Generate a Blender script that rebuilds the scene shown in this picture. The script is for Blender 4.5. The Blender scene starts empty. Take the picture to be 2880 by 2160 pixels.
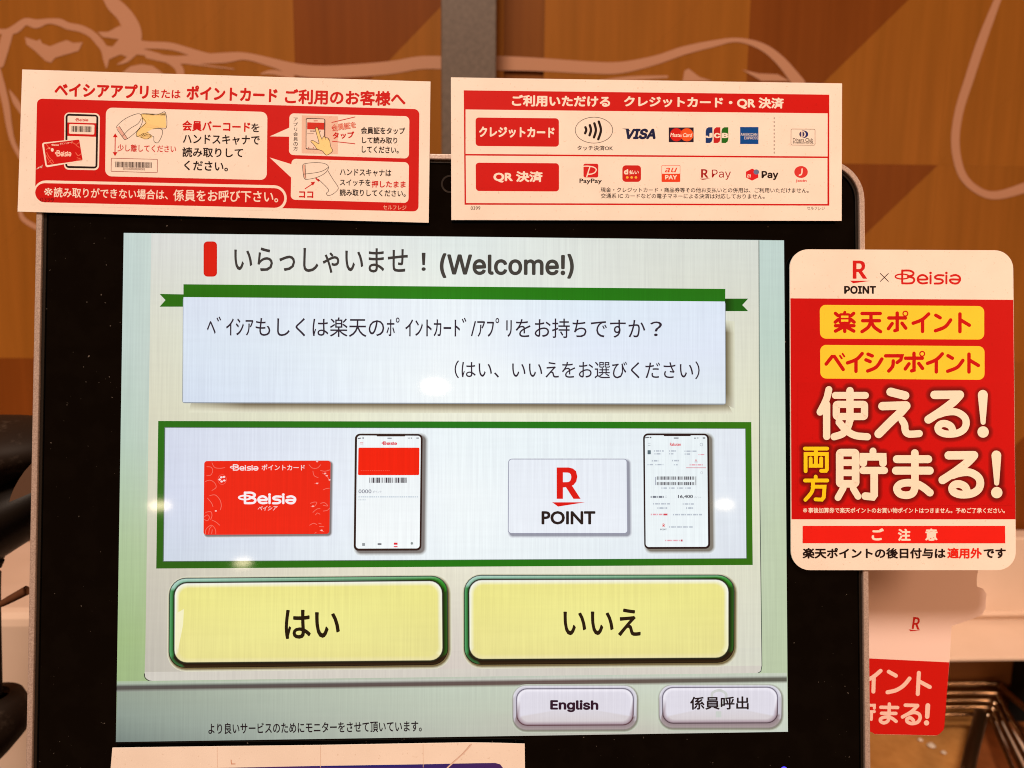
import bpy, math, random, os
from mathutils import Vector, Matrix
from mathutils.geometry import tessellate_polygon
R_ = math.radians
random.seed(7)
scn = bpy.context.scene
COL = scn.collection

# ------------------------------------------------------------------ camera, world, lamps, exposure
TILT = R_(10)                                   # the monitor leans back
AX = Vector((1, 0, 0)); AY = Vector((0, math.sin(TILT), math.cos(TILT))); AN = Vector((0, -math.cos(TILT), math.sin(TILT)))
def mon(x, y, n=0.0): return AX * x + AY * y + AN * n
CAM = mon(.00972, .03653, .35373)
def dirm(x, y, n): return (AX * x + AY * y + AN * n).normalized()
RT = dirm(.99915, .00200, .04115); UP = dirm(-.00311, .99963, .02692); FW = dirm(.04108, .02703, -.99879)
RT = FW.cross(UP).normalized(); UP = RT.cross(FW).normalized()
FPX = 2163.0
cd = bpy.data.cameras.new('camera'); cam = bpy.data.objects.new('camera', cd); COL.objects.link(cam)
M = Matrix.Identity(4)
for i, a in enumerate((RT, UP, -FW)):
    for j in range(3): M[j][i] = a[j]
M.translation = CAM
cam.matrix_world = M
cd.sensor_width = 36; cd.lens = 36 * FPX / 2880; cd.clip_start = .01; cd.clip_end = 50
cd.dof.use_dof = True; cd.dof.focus_distance = .356; cd.dof.aperture_fstop = 9.5
scn.camera = cam
def ray(px, py): return (FW + RT * ((px - 1440) / FPX) - UP * ((py - 1080) / FPX)).normalized()

w = bpy.data.worlds.new('World'); scn.world = w; w.use_nodes = True
w.node_tree.nodes['Background'].inputs[0].default_value = (1, .43, .18, 1)
w.node_tree.nodes['Background'].inputs[1].default_value = .30
scn.view_settings.view_transform = 'Standard'; scn.view_settings.look = 'None'
scn.cycles.use_denoising = True; scn.cycles.denoising_prefilter = 'ACCURATE'; scn.cycles.filter_width = 1.05; scn.cycles.sample_clamp_indirect = 4; scn.view_settings.exposure = 0; scn.view_settings.gamma = 1
def area(name, loc, target, size, power, color, shape='DISK'):
    l = bpy.data.lights.new(name, 'AREA'); l.shape = shape; l.size = size; l.energy = power; l.color = color
    o = bpy.data.objects.new(name, l); COL.objects.link(o); o.location = loc
    o.rotation_euler = (Vector(target) - Vector(loc)).to_track_quat('-Z', 'Y').to_euler()
    return o
WARM = (1, .765, .60)
area('key_or_fill_lamp', (-.35, -1.75, 2.55), (0, .1, 0), .8, 104, WARM)
fill_lamp = area('key_or_fill_lamp', (1.0, -.52, .42), (.30, .14, -.24), .35, 1.0, (1, .57, .34)); fill_lamp.data.spread = R_(70)  # added fill with no real lamp there, brightens the hanging sign and tray

# ------------------------------------------------------------------ materials
def lin(c): return tuple((x / 255 / 12.92 if x / 255 <= .04045 else ((x / 255 + .055) / 1.055) ** 2.4) for x in c)
def newmat(name, rough=.5, base=(.5, .5, .5), metal=0, spec=.5, coat=0):
    m = bpy.data.materials.new(name); m.use_nodes = True; b = m.node_tree.nodes['Principled BSDF']
    b.inputs['Base Color'].default_value = (*base, 1); b.inputs['Roughness'].default_value = rough
    b.inputs['Metallic'].default_value = metal; b.inputs['Specular IOR Level'].default_value = spec
    b.inputs['Coat Weight'].default_value = coat
    return m, m.node_tree.nodes, m.node_tree.links, b
def noise(n, l, scale, vec=None, detail=3, rough=.5, sc=(1, 1, 1)):
    tc = n.new('ShaderNodeTexCoord'); mp = n.new('ShaderNodeMapping'); mp.inputs['Scale'].default_value = sc
    t = n.new('ShaderNodeTexNoise'); t.inputs['Scale'].default_value = scale; t.inputs['Detail'].default_value = detail
    t.inputs['Roughness'].default_value = rough
    l.new(tc.outputs['Object'], mp.inputs[0]); l.new(mp.outputs[0], t.inputs['Vector']); return t
def ramp(n, l, fac, stops):
    r = n.new('ShaderNodeValToRGB'); e = r.color_ramp.elements
    e[0].position, e[0].color = stops[0][0], (*stops[0][1], 1); e[1].position, e[1].color = stops[-1][0], (*stops[-1][1], 1)
    for p, c in stops[1:-1]:
        k = e.new(p); k.color = (*c, 1)
    l.new(fac, r.inputs[0]); return r
def mult(n, l, a, b, fac=1, mode='MULTIPLY'):
    x = n.new('ShaderNodeMix'); x.data_type = 'RGBA'; x.blend_type = mode; x.inputs[0].default_value = fac
    l.new(a, x.inputs[6]); l.new(b, x.inputs[7]); return x.outputs[2]
def bump(n, l, b, h, strength, dist=.001):
    k = n.new('ShaderNodeBump'); k.inputs['Strength'].default_value = strength; k.inputs['Distance'].default_value = dist
    l.new(h, k.inputs['Height']); l.new(k.outputs[0], b.inputs['Normal'])

# printed ink on laminated card: colour of the print is carried by the geometry, faint dirt and fibre marks on top
MP, n, l, b = newmat('printed_card', .55, spec=.12)
a = n.new('ShaderNodeVertexColor'); a.layer_name = 'Col'
t = noise(n, l, 900, detail=2); r = ramp(n, l, t.outputs[0], [(.27, (.88, .84, .8)), (.33, (1, 1, 1))])
t2 = noise(n, l, 60, detail=3); r2 = ramp(n, l, t2.outputs[0], [(.3, (.95, .94, .93)), (.7, (1, 1, 1))])
l.new(mult(n, l, mult(n, l, a.outputs[0], r.outputs[0]), r2.outputs[0]), b.inputs['Base Color'])
bump(n, l, b, noise(n, l, 120).outputs[0], .04)
# glossy ink on the acrylic plate
MG, n, l, b = newmat('printed_acrylic', .15, spec=.35)
a = n.new('ShaderNodeVertexColor'); a.layer_name = 'Col'; l.new(a.outputs[0], b.inputs['Base Color'])
# the lit picture of the display (emits), under glossy glass
MS, n, l, b = newmat('display_pixels', .045, (0, 0, 0), spec=.5)
a = n.new('ShaderNodeVertexColor'); a.layer_name = 'Col'
t = noise(n, l, 1, detail=2, sc=(1300, 30, 30)); r = ramp(n, l, t.outputs[0], [(.3, (.945, .945, .95)), (.7, (1.03, 1.035, 1.03))])
t2 = noise(n, l, 1, detail=2, sc=(30, 500, 500)); r2 = ramp(n, l, t2.outputs[0], [(.3, (.985, .985, .985)), (.7, (1.01, 1.01, 1.01))])
tc = n.new('ShaderNodeTexCoord')
t3 = noise(n, l, 9, detail=1); r3 = ramp(n, l, t3.outputs[0], [(.3, (.955, .965, .965)), (.7, (1.02, 1.015, 1.0))])
l.new(mult(n, l, mult(n, l, mult(n, l, a.outputs[0], r.outputs[0]), r2.outputs[0]), r3.outputs[0]), b.inputs['Emission Color'])
b.inputs['Emission Strength'].default_value = 1.0
# black cover glass with dust and hair-fine scratches
MB, n, l, b = newmat('black_cover_glass', .05, (.003, .0025, .002), spec=.16)
t = noise(n, l, 560, detail=2); r = ramp(n, l, t.outputs[0], [(.74, (.0012, .001, .0008)), (.79, (.13, .12, .11))])
t2 = noise(n, l, 90, detail=4); r2 = ramp(n, l, t2.outputs[0], [(.45, (.5, .5, .5)), (.6, (1.2, 1.2, 1.2))])
l.new(mult(n, l, r.outputs[0], r2.outputs[0]), b.inputs['Base Color'])
MF, n, l, b = newmat('brushed_aluminium', .38, (.70, .55, .49), .35)
t = noise(n, l, 1600, detail=1); r = ramp(n, l, t.outputs[0], [(.3, (.42, .34, .31)), (.7, (.62, .53, .49))]); l.new(r.outputs[0], b.inputs['Base Color'])
MK, *_ = newmat('black_rubber_edge', .35, (.006, .005, .004))
MBK, n, l, b = newmat('black_plastic', .5, (.006, .004, .003), spec=.2)
bump(n, l, b, noise(n, l, 700).outputs[0], .15, .0004)
MBD, n, l, b = newmat('scuffed_black_plastic', .6, (.02, .013, .01), spec=.15)
t = noise(n, l, 60, detail=6, rough=.7); r = ramp(n, l, t.outputs[0], [(.55, (.016, .010, .007)), (.72, (.06, .045, .035))]); l.new(r.outputs[0], b.inputs['Base Color'])
ML, *_ = newmat('smoked_window', .35, (.13, .075, .05), spec=.2)
MPOLE, n, l, b = newmat('painted_steel', .42, (.15, .13, .115), .0)
t = noise(n, l, 220, detail=4); r = ramp(n, l, t.outputs[0], [(.3, (.105, .083, .068)), (.7, (.145, .115, .094))]); l.new(r.outputs[0], b.inputs['Base Color'])
MW, n, l, b = newmat('white_melamine', .3, (.8, .74, .68))
t = noise(n, l, 14, detail=3); r = ramp(n, l, t.outputs[0], [(.3, (.74, .585, .47)), (.7, (.82, .66, .55))]); l.new(r.outputs[0], b.inputs['Base Color'])
MST, n, l, b = newmat('stainless_steel', .2, (.62, .47, .33), 1)
t = noise(n, l, 30, detail=4); r = ramp(n, l, t.outputs[0], [(.3, (.34, .24, .15)), (.7, (.58, .43, .29))]); l.new(r.outputs[0], b.inputs['Base Color'])
bump(n, l, b, noise(n, l, 40).outputs[0], .25, .003)
MVOID, *_ = newmat('dark_gap', .8, (.004, .003, .002))  # near-black colour stands in for the dark of unlit gaps
def wood(name, c1, c2, rough=.42):
    m, n, l, b = newmat(name, rough, spec=.12)
    t = noise(n, l, 1, detail=5, rough=.6, sc=(70, 70, 3.2)); r = ramp(n, l, t.outputs[0], [(.28, c1), (.72, c2)])
    t2 = noise(n, l, 1, detail=3, sc=(12, 12, 1.2)); r2 = ramp(n, l, t2.outputs[0], [(.3, (.84, .8, .76)), (.7, (1.1, 1.1, 1.1))])
    l.new(mult(n, l, r.outputs[0], r2.outputs[0]), b.inputs['Base Color'])
    bump(n, l, b, t.outputs[0], .08, .001)
    return m
WL = wood('light_veneer', (.265, .10, .0125), (.35, .13, .018))
WD = wood('dark_veneer', (.175, .048, .006), (.225, .064, .009))
WM = wood('medium_veneer', (.18, .06, .012), (.24, .085, .017))
MC, *_ = newmat('pink_wall_ink', .5, (.50, .265, .165), spec=.1)

# ------------------------------------------------------------------ object helpers
WLOC = {}
def put(name, verts, faces, mat, parent=None, cols=None, smooth=False, origin=None):
    vs = [Vector(v) for v in verts]
    if origin is None:
        origin = Vector([(min(v[i] for v in vs) + max(v[i] for v in vs)) / 2 for i in range(3)])
    me = bpy.data.meshes.new(name)
    me.from_pydata([v - origin for v in vs], [], faces)
    if cols:
        at = me.color_attributes.new('Col', 'FLOAT_COLOR', 'POINT')
        flat = []
        for c in cols: flat += [c[0], c[1], c[2], 1.0]
        at.data.foreach_set('color', flat)
    me.materials.append(mat); me.validate(); me.update()
    if smooth:
        for p in me.polygons: p.use_smooth = True
    o = bpy.data.objects.new(name, me); COL.objects.link(o)
    WLOC[o] = origin.copy()
    if parent is not None:
        o.parent = parent; o.location = origin - WLOC[parent]
    else: o.location = origin
    return o
def empty(name, loc, label, cat, group=None, kind=None):
    o = bpy.data.objects.new(name, None); COL.objects.link(o); o.location = loc; WLOC[o] = Vector(loc)
    o.empty_display_size = .02
    return tag(o, label, cat, group, kind)
def tag(o, label=None, cat=None, group=None, kind=None):
    if label: o['label'] = label
    if cat: o['category'] = cat
    if group: o['group'] = group
    if kind: o['kind'] = kind
    return o

# ------------------------------------------------------------------ drawing on flat sheets
def reg(x0, y0, k): return lambda x, y: (x0 + x * k, y0 + y * k), k
I_ = reg(0, 0, 1.0); V_ = reg(0, 0, 2880 / 2212)
A_ = reg(0, 160, 640 / 2212); B_ = reg(600, 160, 640 / 2212); C_ = reg(1240, 160, 640 / 2212); D_ = reg(1800, 160, 640 / 2212)
E_ = reg(2200, 680, 680 / 2212); F_ = reg(2200, 1190, 680 / 2212); G_ = reg(2200, 1650, 680 / 2212)
S1 = reg(320, 640, 960 / 2212); S2 = reg(1240, 640, 1000 / 2212); S3 = reg(420, 1160, 860 / 2212); S4 = reg(1280, 1160, 860 / 2212)
S5 = reg(320, 1580, 980 / 2212); S6 = reg(1240, 1580, 1000 / 2212); P_ = reg(2240, 1070, 620 / 2212); L_ = reg(1720, 300, 640 / 2212)
K_ = reg(560, 1280, 400 / 2212); H1 = reg(980, 1200, 260 / 1198); H2 = reg(1780, 1200, 240 / 1106)
W0 = reg(0, 0, 660 / 2212); W1 = reg(0, 0, 1440 / 2212); W2 = reg(1200, 0, 1680 / 2212)
T1 = reg(2400, 1800, 480 / 2212); Q6 = reg(2380, 1580, 500 / 2212)

class Plane:
    def __init__(s, o, n): s.o = Vector(o); s.n = Vector(n).normalized()
    def at(s, px, py, off=0.0):
        d = ray(px, py); o = s.o + s.n * off
        return CAM + d * ((o - CAM).dot(s.n) / d.dot(s.n))
def lerp(a, b, t): return a + (b - a) * t
def smoothpts(pts, closed=False, n=5):
    if len(pts) < 3: return pts
    out = []; m = len(pts)
    for i in range(m if closed else m - 1):
        p = [pts[(i + k) % m] if closed else pts[min(max(i + k, 0), m - 1)] for k in (-1, 0, 1, 2)]
        for j in range(n):
            t = j / n
            out.append(tuple(.5 * (2 * p[1][q] + (p[2][q] - p[0][q]) * t + (2 * p[0][q] - 5 * p[1][q] + 4 * p[2][q] - p[3][q]) * t * t
                                   + (3 * p[1][q] - p[0][q] - 3 * p[2][q] + p[3][q]) * t ** 3) for q in range(len(pts[0]))))
    if not closed: out.append(tuple(pts[-1]))
    return out
def rrloop(c, r, seg=6):
    """rounded outline between the four corners c (TL, TR, BR, BL), radius r in the same units"""
    wd = (math.dist(c[0], c[1]) + math.dist(c[3], c[2])) / 2; hg = (math.dist(c[0], c[3]) + math.dist(c[1], c[2])) / 2
    r = min(r, wd / 2 - 1e-6, hg / 2 - 1e-6); u, v = r / wd, r / hg; out = []
    for cx, cy, a0 in ((u, v, 180), (1 - u, v, 270), (1 - u, 1 - v, 0), (u, 1 - v, 90)):
        for i in range(seg + 1):
            a = R_(a0 + 90 * i / seg); s, t = cx + u * math.cos(a), cy + v * math.sin(a)
            x = lerp(lerp(c[0][0], c[1][0], s), lerp(c[3][0], c[2][0], s), t)
            y = lerp(lerp(c[0][1], c[1][1], s), lerp(c[3][1], c[2][1], s), t)
            out.append((x, y))
    return out
FONTS = {}
def vf(name):
    if name not in FONTS:
        FONTS[name] = None
        if name:
            try: FONTS[name] = bpy.data.fonts.load(os.path.join(bpy.utils.resource_path('LOCAL'), 'datafiles', 'fonts', name))
            except Exception: pass
    return FONTS[name]
TC = {}
def glyphs(s, off, res, font):
    key = (s, off, res, font)
    if key not in TC:
        c = bpy.data.curves.new('lettering', 'FONT'); c.body = s; c.size = 1; c.offset = off; c.resolution_u = res
        if vf(font): c.font = vf(font)
        o = bpy.data.objects.new('lettering', c); COL.objects.link(o)
        dg = bpy.context.evaluated_depsgraph_get(); me = o.evaluated_get(dg).to_mesh()
        vs = [tuple(v.co) for v in me.vertices]; fs = [tuple(p.vertices) for p in me.polygons]
        COL.objects.unlink(o); bpy.data.objects.remove(o); bpy.data.curves.remove(c)
        TC[key] = (vs, fs)
    return TC[key]

class Sheet:
    """a flat printed or lit face; every mark lies a few microns above the one before"""
    def __init__(s, plane, mat, z=0.0): s.pl = plane; s.mat = mat; s.z = z; s.keep = None; s.q = .3 if mat is not MS else 1.0; s.new()
    def hold(s): s.keep = s.z          # marks from here on lie side by side, so each group starts from this height
    def new(s): s.v = []; s.f = []; s.c = []
    def up(s, d=2e-6): s.z += d * s.q
    def flush(s, name, parent, label=None):
        o = put(name, s.v, s.f, s.mat, parent, s.c); s.new(); s.up(1.2e-5)
        if s.keep is not None: s.z = s.keep
        if label: o['label'] = label
        return o
    def _add(s, pts, faces, cols):
        b = len(s.v)
        for i, p in enumerate(pts): s.v.append(s.pl.at(p[0], p[1], s.z + (p[2] if len(p) > 2 else 0)))
        s.f += [tuple(b + i for i in f) for f in faces]; s.c += cols
    def poly(s, R, pts, col, smooth=False):
        f, k = R; col = lin(col)
        if smooth: pts = smoothpts(pts, True)
        q = [f(*p[:2]) for p in pts]
        tr = tessellate_polygon([[Vector((x, y, 0)) for x, y in q]])
        s.up(); s._add(q, tr, [col] * len(q))
    def rr(s, R, c, r, col): s.poly(R, rrloop(c, r), col)
    def rect(s, R, x0, y0, x1, y1, col, r=0):
        c = [(x0, y0), (x1, y0), (x1, y1), (x0, y1)]
        s.rr(R, c, r, col) if r else s.poly(R, c, col)
    def frame(s, R, c, r, wdt, col):
        s.stroke(R, rrloop(c, r, 4), wdt, col, closed=True, smooth=False)
    def disc(s, R, x, y, rx, ry, col, n=28):
        s.poly(R, [(x + rx * math.cos(2 * math.pi * i / n), y + ry * math.sin(2 * math.pi * i / n)) for i in range(n)], col)
    def ell(s, R, x, y, rx, ry, wdt, col, n=32):
        s.stroke(R, [(x + rx * math.cos(2 * math.pi * i / n), y + ry * math.sin(2 * math.pi * i / n)) for i in range(n)], wdt, col, closed=True, smooth=False)
    def stroke(s, R, pts, wdt, col, closed=False, smooth=True, caps=True, grow=0):
        f, k = R; col = lin(col)
        P = [(p[0], p[1], (p[2] if len(p) > 2 else wdt)) for p in pts]
        if smooth and len(P) > 2: P = smoothpts(P, closed)
        m = len(P); L = []; Rr = []
        for i in range(m):
            a = P[(i - 1) % m] if closed or i else P[0]; c = P[(i + 1) % m] if closed or i < m - 1 else P[-1]
            p = P[i]
            d1 = Vector((p[0] - a[0], p[1] - a[1])); d2 = Vector((c[0] - p[0], c[1] - p[1]))
            if d1.length < 1e-6: d1 = d2
            if d2.length < 1e-6: d2 = d1
            d1.normalize(); d2.normalize(); t = d1 + d2
            if t.length < .3: t = d1.copy()
            t.normalize(); cs = max(.45, t.dot(d1)); nrm = Vector((-t.y, t.x)) / cs; h = (p[2] + grow) / 2
            L.append((p[0] + nrm.x * h, p[1] + nrm.y * h)); Rr.append((p[0] - nrm.x * h, p[1] - nrm.y * h))
        s.up()
        q = []; dz = 1.5e-6 * s.q / max(1, m)
        for i in range(m):
            q.append((*f(*L[i]), dz * i)); q.append((*f(*Rr[i]), dz * i))
        s._add(q, [(2 * i, 2 * i + 1, (2 * ((i + 1) % m)) + 1, 2 * ((i + 1) % m)) for i in range(m if closed else m - 1)], [col] * len(q))
        if caps and not closed:
            for e, o in ((P[0], P[1]), (P[-1], P[-2])):
                h = (e[2] + grow) / 2; a0 = math.atan2(e[1] - o[1], e[0] - o[0]) - math.pi / 2
                z = 1.5e-6 * s.q * (1 if e is P[-1] else 0)
                fan = [(*f(e[0] + h * math.cos(a0 + math.pi * i / 8), e[1] + h * math.sin(a0 + math.pi * i / 8)), z) for i in range(9)]
                s._add(fan, [tuple(range(9))], [col] * 9)
        s.up(1.5e-6)
    def strokes(s, R, lst, wdt, col, grow=0, **kw):
        for p in lst:
            if p[0] == 'dot': s.disc(R, p[1], p[2], p[3] + grow / 2, p[3] + grow / 2, col)
            elif p[0] == 'closed': s.stroke(R, rrloop(p[1], 24 if len(p) < 3 else p[2], 4), wdt, col, closed=True, smooth=False, grow=grow)
            elif p[0] == 'line': s.stroke(R, p[1], wdt, col, smooth=False, grow=grow)
            else: s.stroke(R, p, wdt, col, grow=grow)
    def text(s, R, txt, l, r, h, col, off=0.0, font=None, res=3, shear=0.0):
        f, k = R; vs, fs = glyphs(txt, 0.0, res, font); col = lin(col)
        if not vs: return
        x0 = min(v[0] for v in vs) - off; x1 = max(v[0] for v in vs) + off; y0 = min(v[1] for v in vs) - off; y1 = max(v[1] for v in vs) + off
        Lx, Ly = f(*l); Rx, Ry = f(*r); h = h * k
        ang = math.atan2(Ry - Ly, Rx - Lx); ux, uy = math.sin(ang), -math.cos(ang)
        sh = h * shear; wx = math.dist((Lx, Ly), (Rx, Ry)); sc = (wx - sh) / wx if shear else 1
        ca, sa = math.cos(ang), math.sin(ang)
        # bold weights: the same letters struck again a hair to each side
        nn = 1 if off < .003 else 4 if off < .011 else 8
        for j in range(nn):
            ox = oy = 0
            if nn > 1: ox, oy = off * math.cos(2 * math.pi * (j + .5 * (nn == 4)) / nn), off * math.sin(2 * math.pi * (j + .5 * (nn == 4)) / nn)
            q = []
            for v in vs:
                a = (v[0] + ox - x0) / (x1 - x0); t = (v[1] + oy - y0) / (y1 - y0)
                d = a * wx * sc + t * sh
                q.append((Lx + ca * d + ux * (t - .5) * h, Ly + sa * d + uy * (t - .5) * h))
            s.up(1.5e-6); s._add(q, fs, [col] * len(q))
        s.up()
    def grid(s, R, c, table):
        """bilinear colour table (rows of sRGB) spread between four corners"""
        f, k = R; nr, nc = len(table), len(table[0]); q = []; cols = []
        for i in range(nr):
            for j in range(nc):
                a, t = j / (nc - 1), i / (nr - 1)
                q.append(f(lerp(lerp(c[0][0], c[1][0], a), lerp(c[3][0], c[2][0], a), t), lerp(lerp(c[0][1], c[1][1], a), lerp(c[3][1], c[2][1], a), t)))
                cols.append(lin(table[i][j]))
        s.up(); s._add(q, [(i * nc + j, i * nc + j + 1, (i + 1) * nc + j + 1, (i + 1) * nc + j) for i in range(nr - 1) for j in range(nc - 1)], cols)
    def loops(s, R, lst, centre=None):
        """nested rounded outlines [(corners, radius, colour function of (u, v))], filled between and inside"""
        f, k = R; n = 28; s.up(); q = []; cols = []; fc = []
        x0, x1 = lst[0][0][0][0], lst[0][0][1][0]; y0, y1 = lst[0][0][0][1], lst[0][0][3][1]
        for c, r, fn in lst:
            for p in rrloop(c, r, 6):
                q.append(f(*p)); cols.append(lin(fn((p[0] - x0) / (x1 - x0), (p[1] - y0) / (y1 - y0))))
        for j in range(len(lst) - 1):
            for i in range(n): fc.append((j * n + i, j * n + (i + 1) % n, (j + 1) * n + (i + 1) % n, (j + 1) * n + i))
        if centre is not None:
            c = lst[-1][0]; b = (len(lst) - 1) * n
            q.append(f(sum(p[0] for p in c) / 4, sum(p[1] for p in c) / 4)); cols.append(lin(centre))
            for i in range(n): fc.append((b + i, b + (i + 1) % n, len(q) - 1))
        s._add(q, fc, cols)
    def bars(s, R, x0, y0, x1, y1, n, col, slope=0, cols=None):
        x = 0; tot = 0; seq = []
        rnd = random.Random(n)
        while len(seq) < n: seq.append((rnd.choice((1, 1, 2, 3)), rnd.choice((1, 1, 2))))
        tot = sum(a + g for a, g in seq); u = (x1 - x0) / tot; x = x0
        for a, g in seq:
            dy = slope * (x - x0)
            s.poly(R, [(x, y0 + dy), (x + a * u, y0 + dy), (x + a * u, y1 + dy), (x, y1 + dy)], col); x += (a + g) * u

def plate(name, plane, outline, R, thick, mat, col, parent, off=0.0, bend=None):
    """a card with real thickness whose front lies at off"""
    f, k = R; q = [f(*p) for p in outline]; m = len(q)
    F = [plane.at(x, y, off) for x, y in q]; Bk = [p - plane.n * thick for p in F]
    tr = [tuple(t) for t in tessellate_polygon([[Vector((x, y, 0)) for x, y in q]])]
    fs = tr + [tuple(m + i for i in reversed(t)) for t in tr] + [(i, (i + 1) % m, m + (i + 1) % m, m + i) for i in range(m)]
    return put(name, F + Bk, fs, mat, parent, [lin(col)] * (2 * m) if col else None)
def prism(name, pts2, frame, d0, d1, mat, parent, hole=None, bevel=0):
    """frame(x, y, n) maps local to world; pts2 outline extruded from n=d0 (back) to d1 (front); hole is a matching inner outline"""
    m = len(pts2)
    if hole:
        v = [frame(x, y, d0) for x, y in pts2] + [frame(x, y, d1) for x, y in pts2] + [frame(x, y, d1) for x, y in hole] + [frame(x, y, d0) for x, y in hole]
        fs = [(a * m + i, a * m + (i + 1) % m, ((a + 1) % 4) * m + (i + 1) % m, ((a + 1) % 4) * m + i) for a in range(4) for i in range(m)]
    else:
        v = [frame(x, y, d0) for x, y in pts2] + [frame(x, y, d1) for x, y in pts2]
        fs = [tuple(range(m)), tuple(range(2 * m - 1, m - 1, -1))] + [(i, (i + 1) % m, m + (i + 1) % m, m + i) for i in range(m)]
    o = put(name, v, fs, mat, parent)
    if bevel:
        b = o.modifiers.new('bevel', 'BEVEL'); b.width = bevel; b.segments = 2; b.limit_method = 'ANGLE'
    return o
def box(name, x0, x1, y0, y1, z0, z1, mat, parent=None, bevel=0):
    v = [(x, y, z) for z in (z0, z1) for y in (y0, y1) for x in (x0, x1)]
    o = put(name, v, [(0, 1, 3, 2), (4, 6, 7, 5), (0, 4, 5, 1), (1, 5, 7, 3), (3, 7, 6, 2), (2, 6, 4, 0)], mat, parent)
    if bevel:
        b = o.modifiers.new('bevel', 'BEVEL'); b.width = bevel; b.segments = 3; b.limit_method = 'ANGLE'
    return o
def tube(name, path, rad, mat, parent=None, seg=14, n=6, smooth=True):
    P = smoothpts([tuple(p) for p in path], False, n) if smooth else [tuple(p) for p in path]
    P = [Vector(p[:3]) for p in P]; rr = [rad if not callable(rad) else rad(i / (len(P) - 1)) for i in range(len(P))]
    v = []; fs = []; up = Vector((0.01, .02, 1)).normalized()
    for i, p in enumerate(P):
        t = (P[min(i + 1, len(P) - 1)] - P[max(i - 1, 0)]).normalized()
        a = t.cross(up)
        if a.length < .1: a = t.cross(Vector((1, 0, 0)))
        a.normalize(); b = a.cross(t)
        for j in range(seg): v.append(p + (a * math.cos(2 * math.pi * j / seg) + b * math.sin(2 * math.pi * j / seg)) * rr[i])
    for i in range(len(P) - 1):
        for j in range(seg): fs.append((i * seg + j, i * seg + (j + 1) % seg, (i + 1) * seg + (j + 1) % seg, (i + 1) * seg + j))
    fs.append(tuple(range(seg))); fs.append(tuple(len(v) - 1 - j for j in range(seg)))
    return put(name, v, fs, mat, parent, smooth=True)
# ------------------------------------------------------------------ setting: veneered wall behind
WY = .50
wallp = Plane((0, WY, 0), (0, -1, 0))
wall = box('wall', -1.3, 1.5, WY + .003, WY + .03, -1.0, .95, WM)
tag(wall, 'wood veneer wall of light and dark triangles with a pale cattle outline drawn on it', None, None, 'structure')
g0 = wallp.at(2088, 456); gs = (wallp.at(2088 + 551, 456) - g0).x
tri_v = {}
def veneer(ix, iz, upper, mat, shift=0.0):
    x0 = g0.x + ix * gs + shift; z1 = g0.z - iz * gs; g = .00004; e = .0025
    P = [(g, -g), (gs - 2.4 * g, -g), (g, -gs + 2.4 * g)] if upper else [(gs - g, -2.4 * g), (gs - g, -gs + g), (2.4 * g, -gs + g)]
    if upper not in tri_v or True:
        v = [(x0 + a, WY, z1 + b) for a, b in P] + [(x0 + a, WY + e, z1 + b) for a, b in P]
    o = put('wood_panel', v, [(0, 1, 2), (5, 4, 3), (0, 3, 4, 1), (1, 4, 5, 2), (2, 5, 3, 0)], mat, wall)
LX = wallp.at(827, 100).x - (g0.x - 2 * gs)          # the field left of the post is set over a little
LX2 = LX
for ix, sh in ((-5, LX), (-4, LX), (-3, LX), (-2, LX), (-1, 0), (0, 0), (1, 0)):
    for iz in (-1, 0, 1, 2):
        dark_u = (ix in (-2, 0) and iz in (-1, 0)) or (ix == -4 and iz >= 1)
        dark_l = (ix == -4 and iz >= 1) or (ix == 1 and iz == 1)
        if sh and ix == -2 and False: continue
        veneer(ix, iz, True, WD if dark_u else WL, sh)
        veneer(ix, iz, False, WD if dark_l else WL, sh)
cow = Sheet(wallp, MC, .0004)
def cs(R, pts): cow.stroke(R, [(p[0], p[1], p[2] * 1.12) for p in pts], 30, (200, 140, 120))
cs(W0, [(985, -60, 60), (1070, 40, 120), (1170, 140, 130), (1235, 260, 150), (1250, 360, 150), (1200, 450, 150)])
cs(W0, [(-60, 290, 40), (60, 300, 50), (150, 270, 75), (240, 205, 60), (340, 225, 75), (450, 200, 45), (560, 210, 60), (640, 245, 60), (760, 270, 60), (860, 320, 60), (930, 390, 65), (985, 470, 60), (1000, 560, 50), (1003, 640, 8)])
cs(W0, [(70, 320, 90), (40, 430, 90), (0, 600, 70)])
cow.poly(W0, [(920, 300), (1020, 300), (1130, 240), (1180, 300), (1260, 420), (1230, 500), (1120, 520), (1030, 560), (985, 500), (960, 420), (1000, 430), (1060, 440), (1120, 370), (970, 350)], (200, 140, 120))
cow.poly(W0, [(235, 350), (350, 385), (375, 368), (400, 410), (470, 437), (560, 400), (630, 378), (690, 405), (780, 398), (740, 480), (620, 515), (520, 545), (480, 592), (430, 575), (330, 480), (250, 420)], (200, 140, 120))
cs(W0, [(1240, 420, 90), (1400, 425, 62), (1600, 435, 62), (1750, 475, 60), (1950, 540, 75), (2100, 550, 65), (2212, 540, 60)])
cs(W0, [(1290, 480, 60), (1450, 515, 45), (1600, 575, 55), (1690, 650, 65), (1700, 760, 65)])
cow.poly(W0, [(1150, 685), (1230, 625), (1330, 605), (1440, 620), (1545, 700)], (200, 140, 120))
cs(W0, [(1110, 605, 10), (1190, 570, 35), (1260, 500, 55)])
cs(W1, [(680, 240, 22), (760, 265, 10), (1010, 298, 4)])
cs(W1, [(640, 240, 24), (760, 258, 30), (960, 250, 40), (1060, 243, 28), (1180, 272, 34), (1280, 300, 46), (1400, 310, 48), (1560, 303, 50), (1700, 290, 50), (1830, 270, 50), (2000, 275, 50)])
cs(W1, [(1130, 318, 6), (1180, 312, 18), (1260, 328, 20)])
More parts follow.
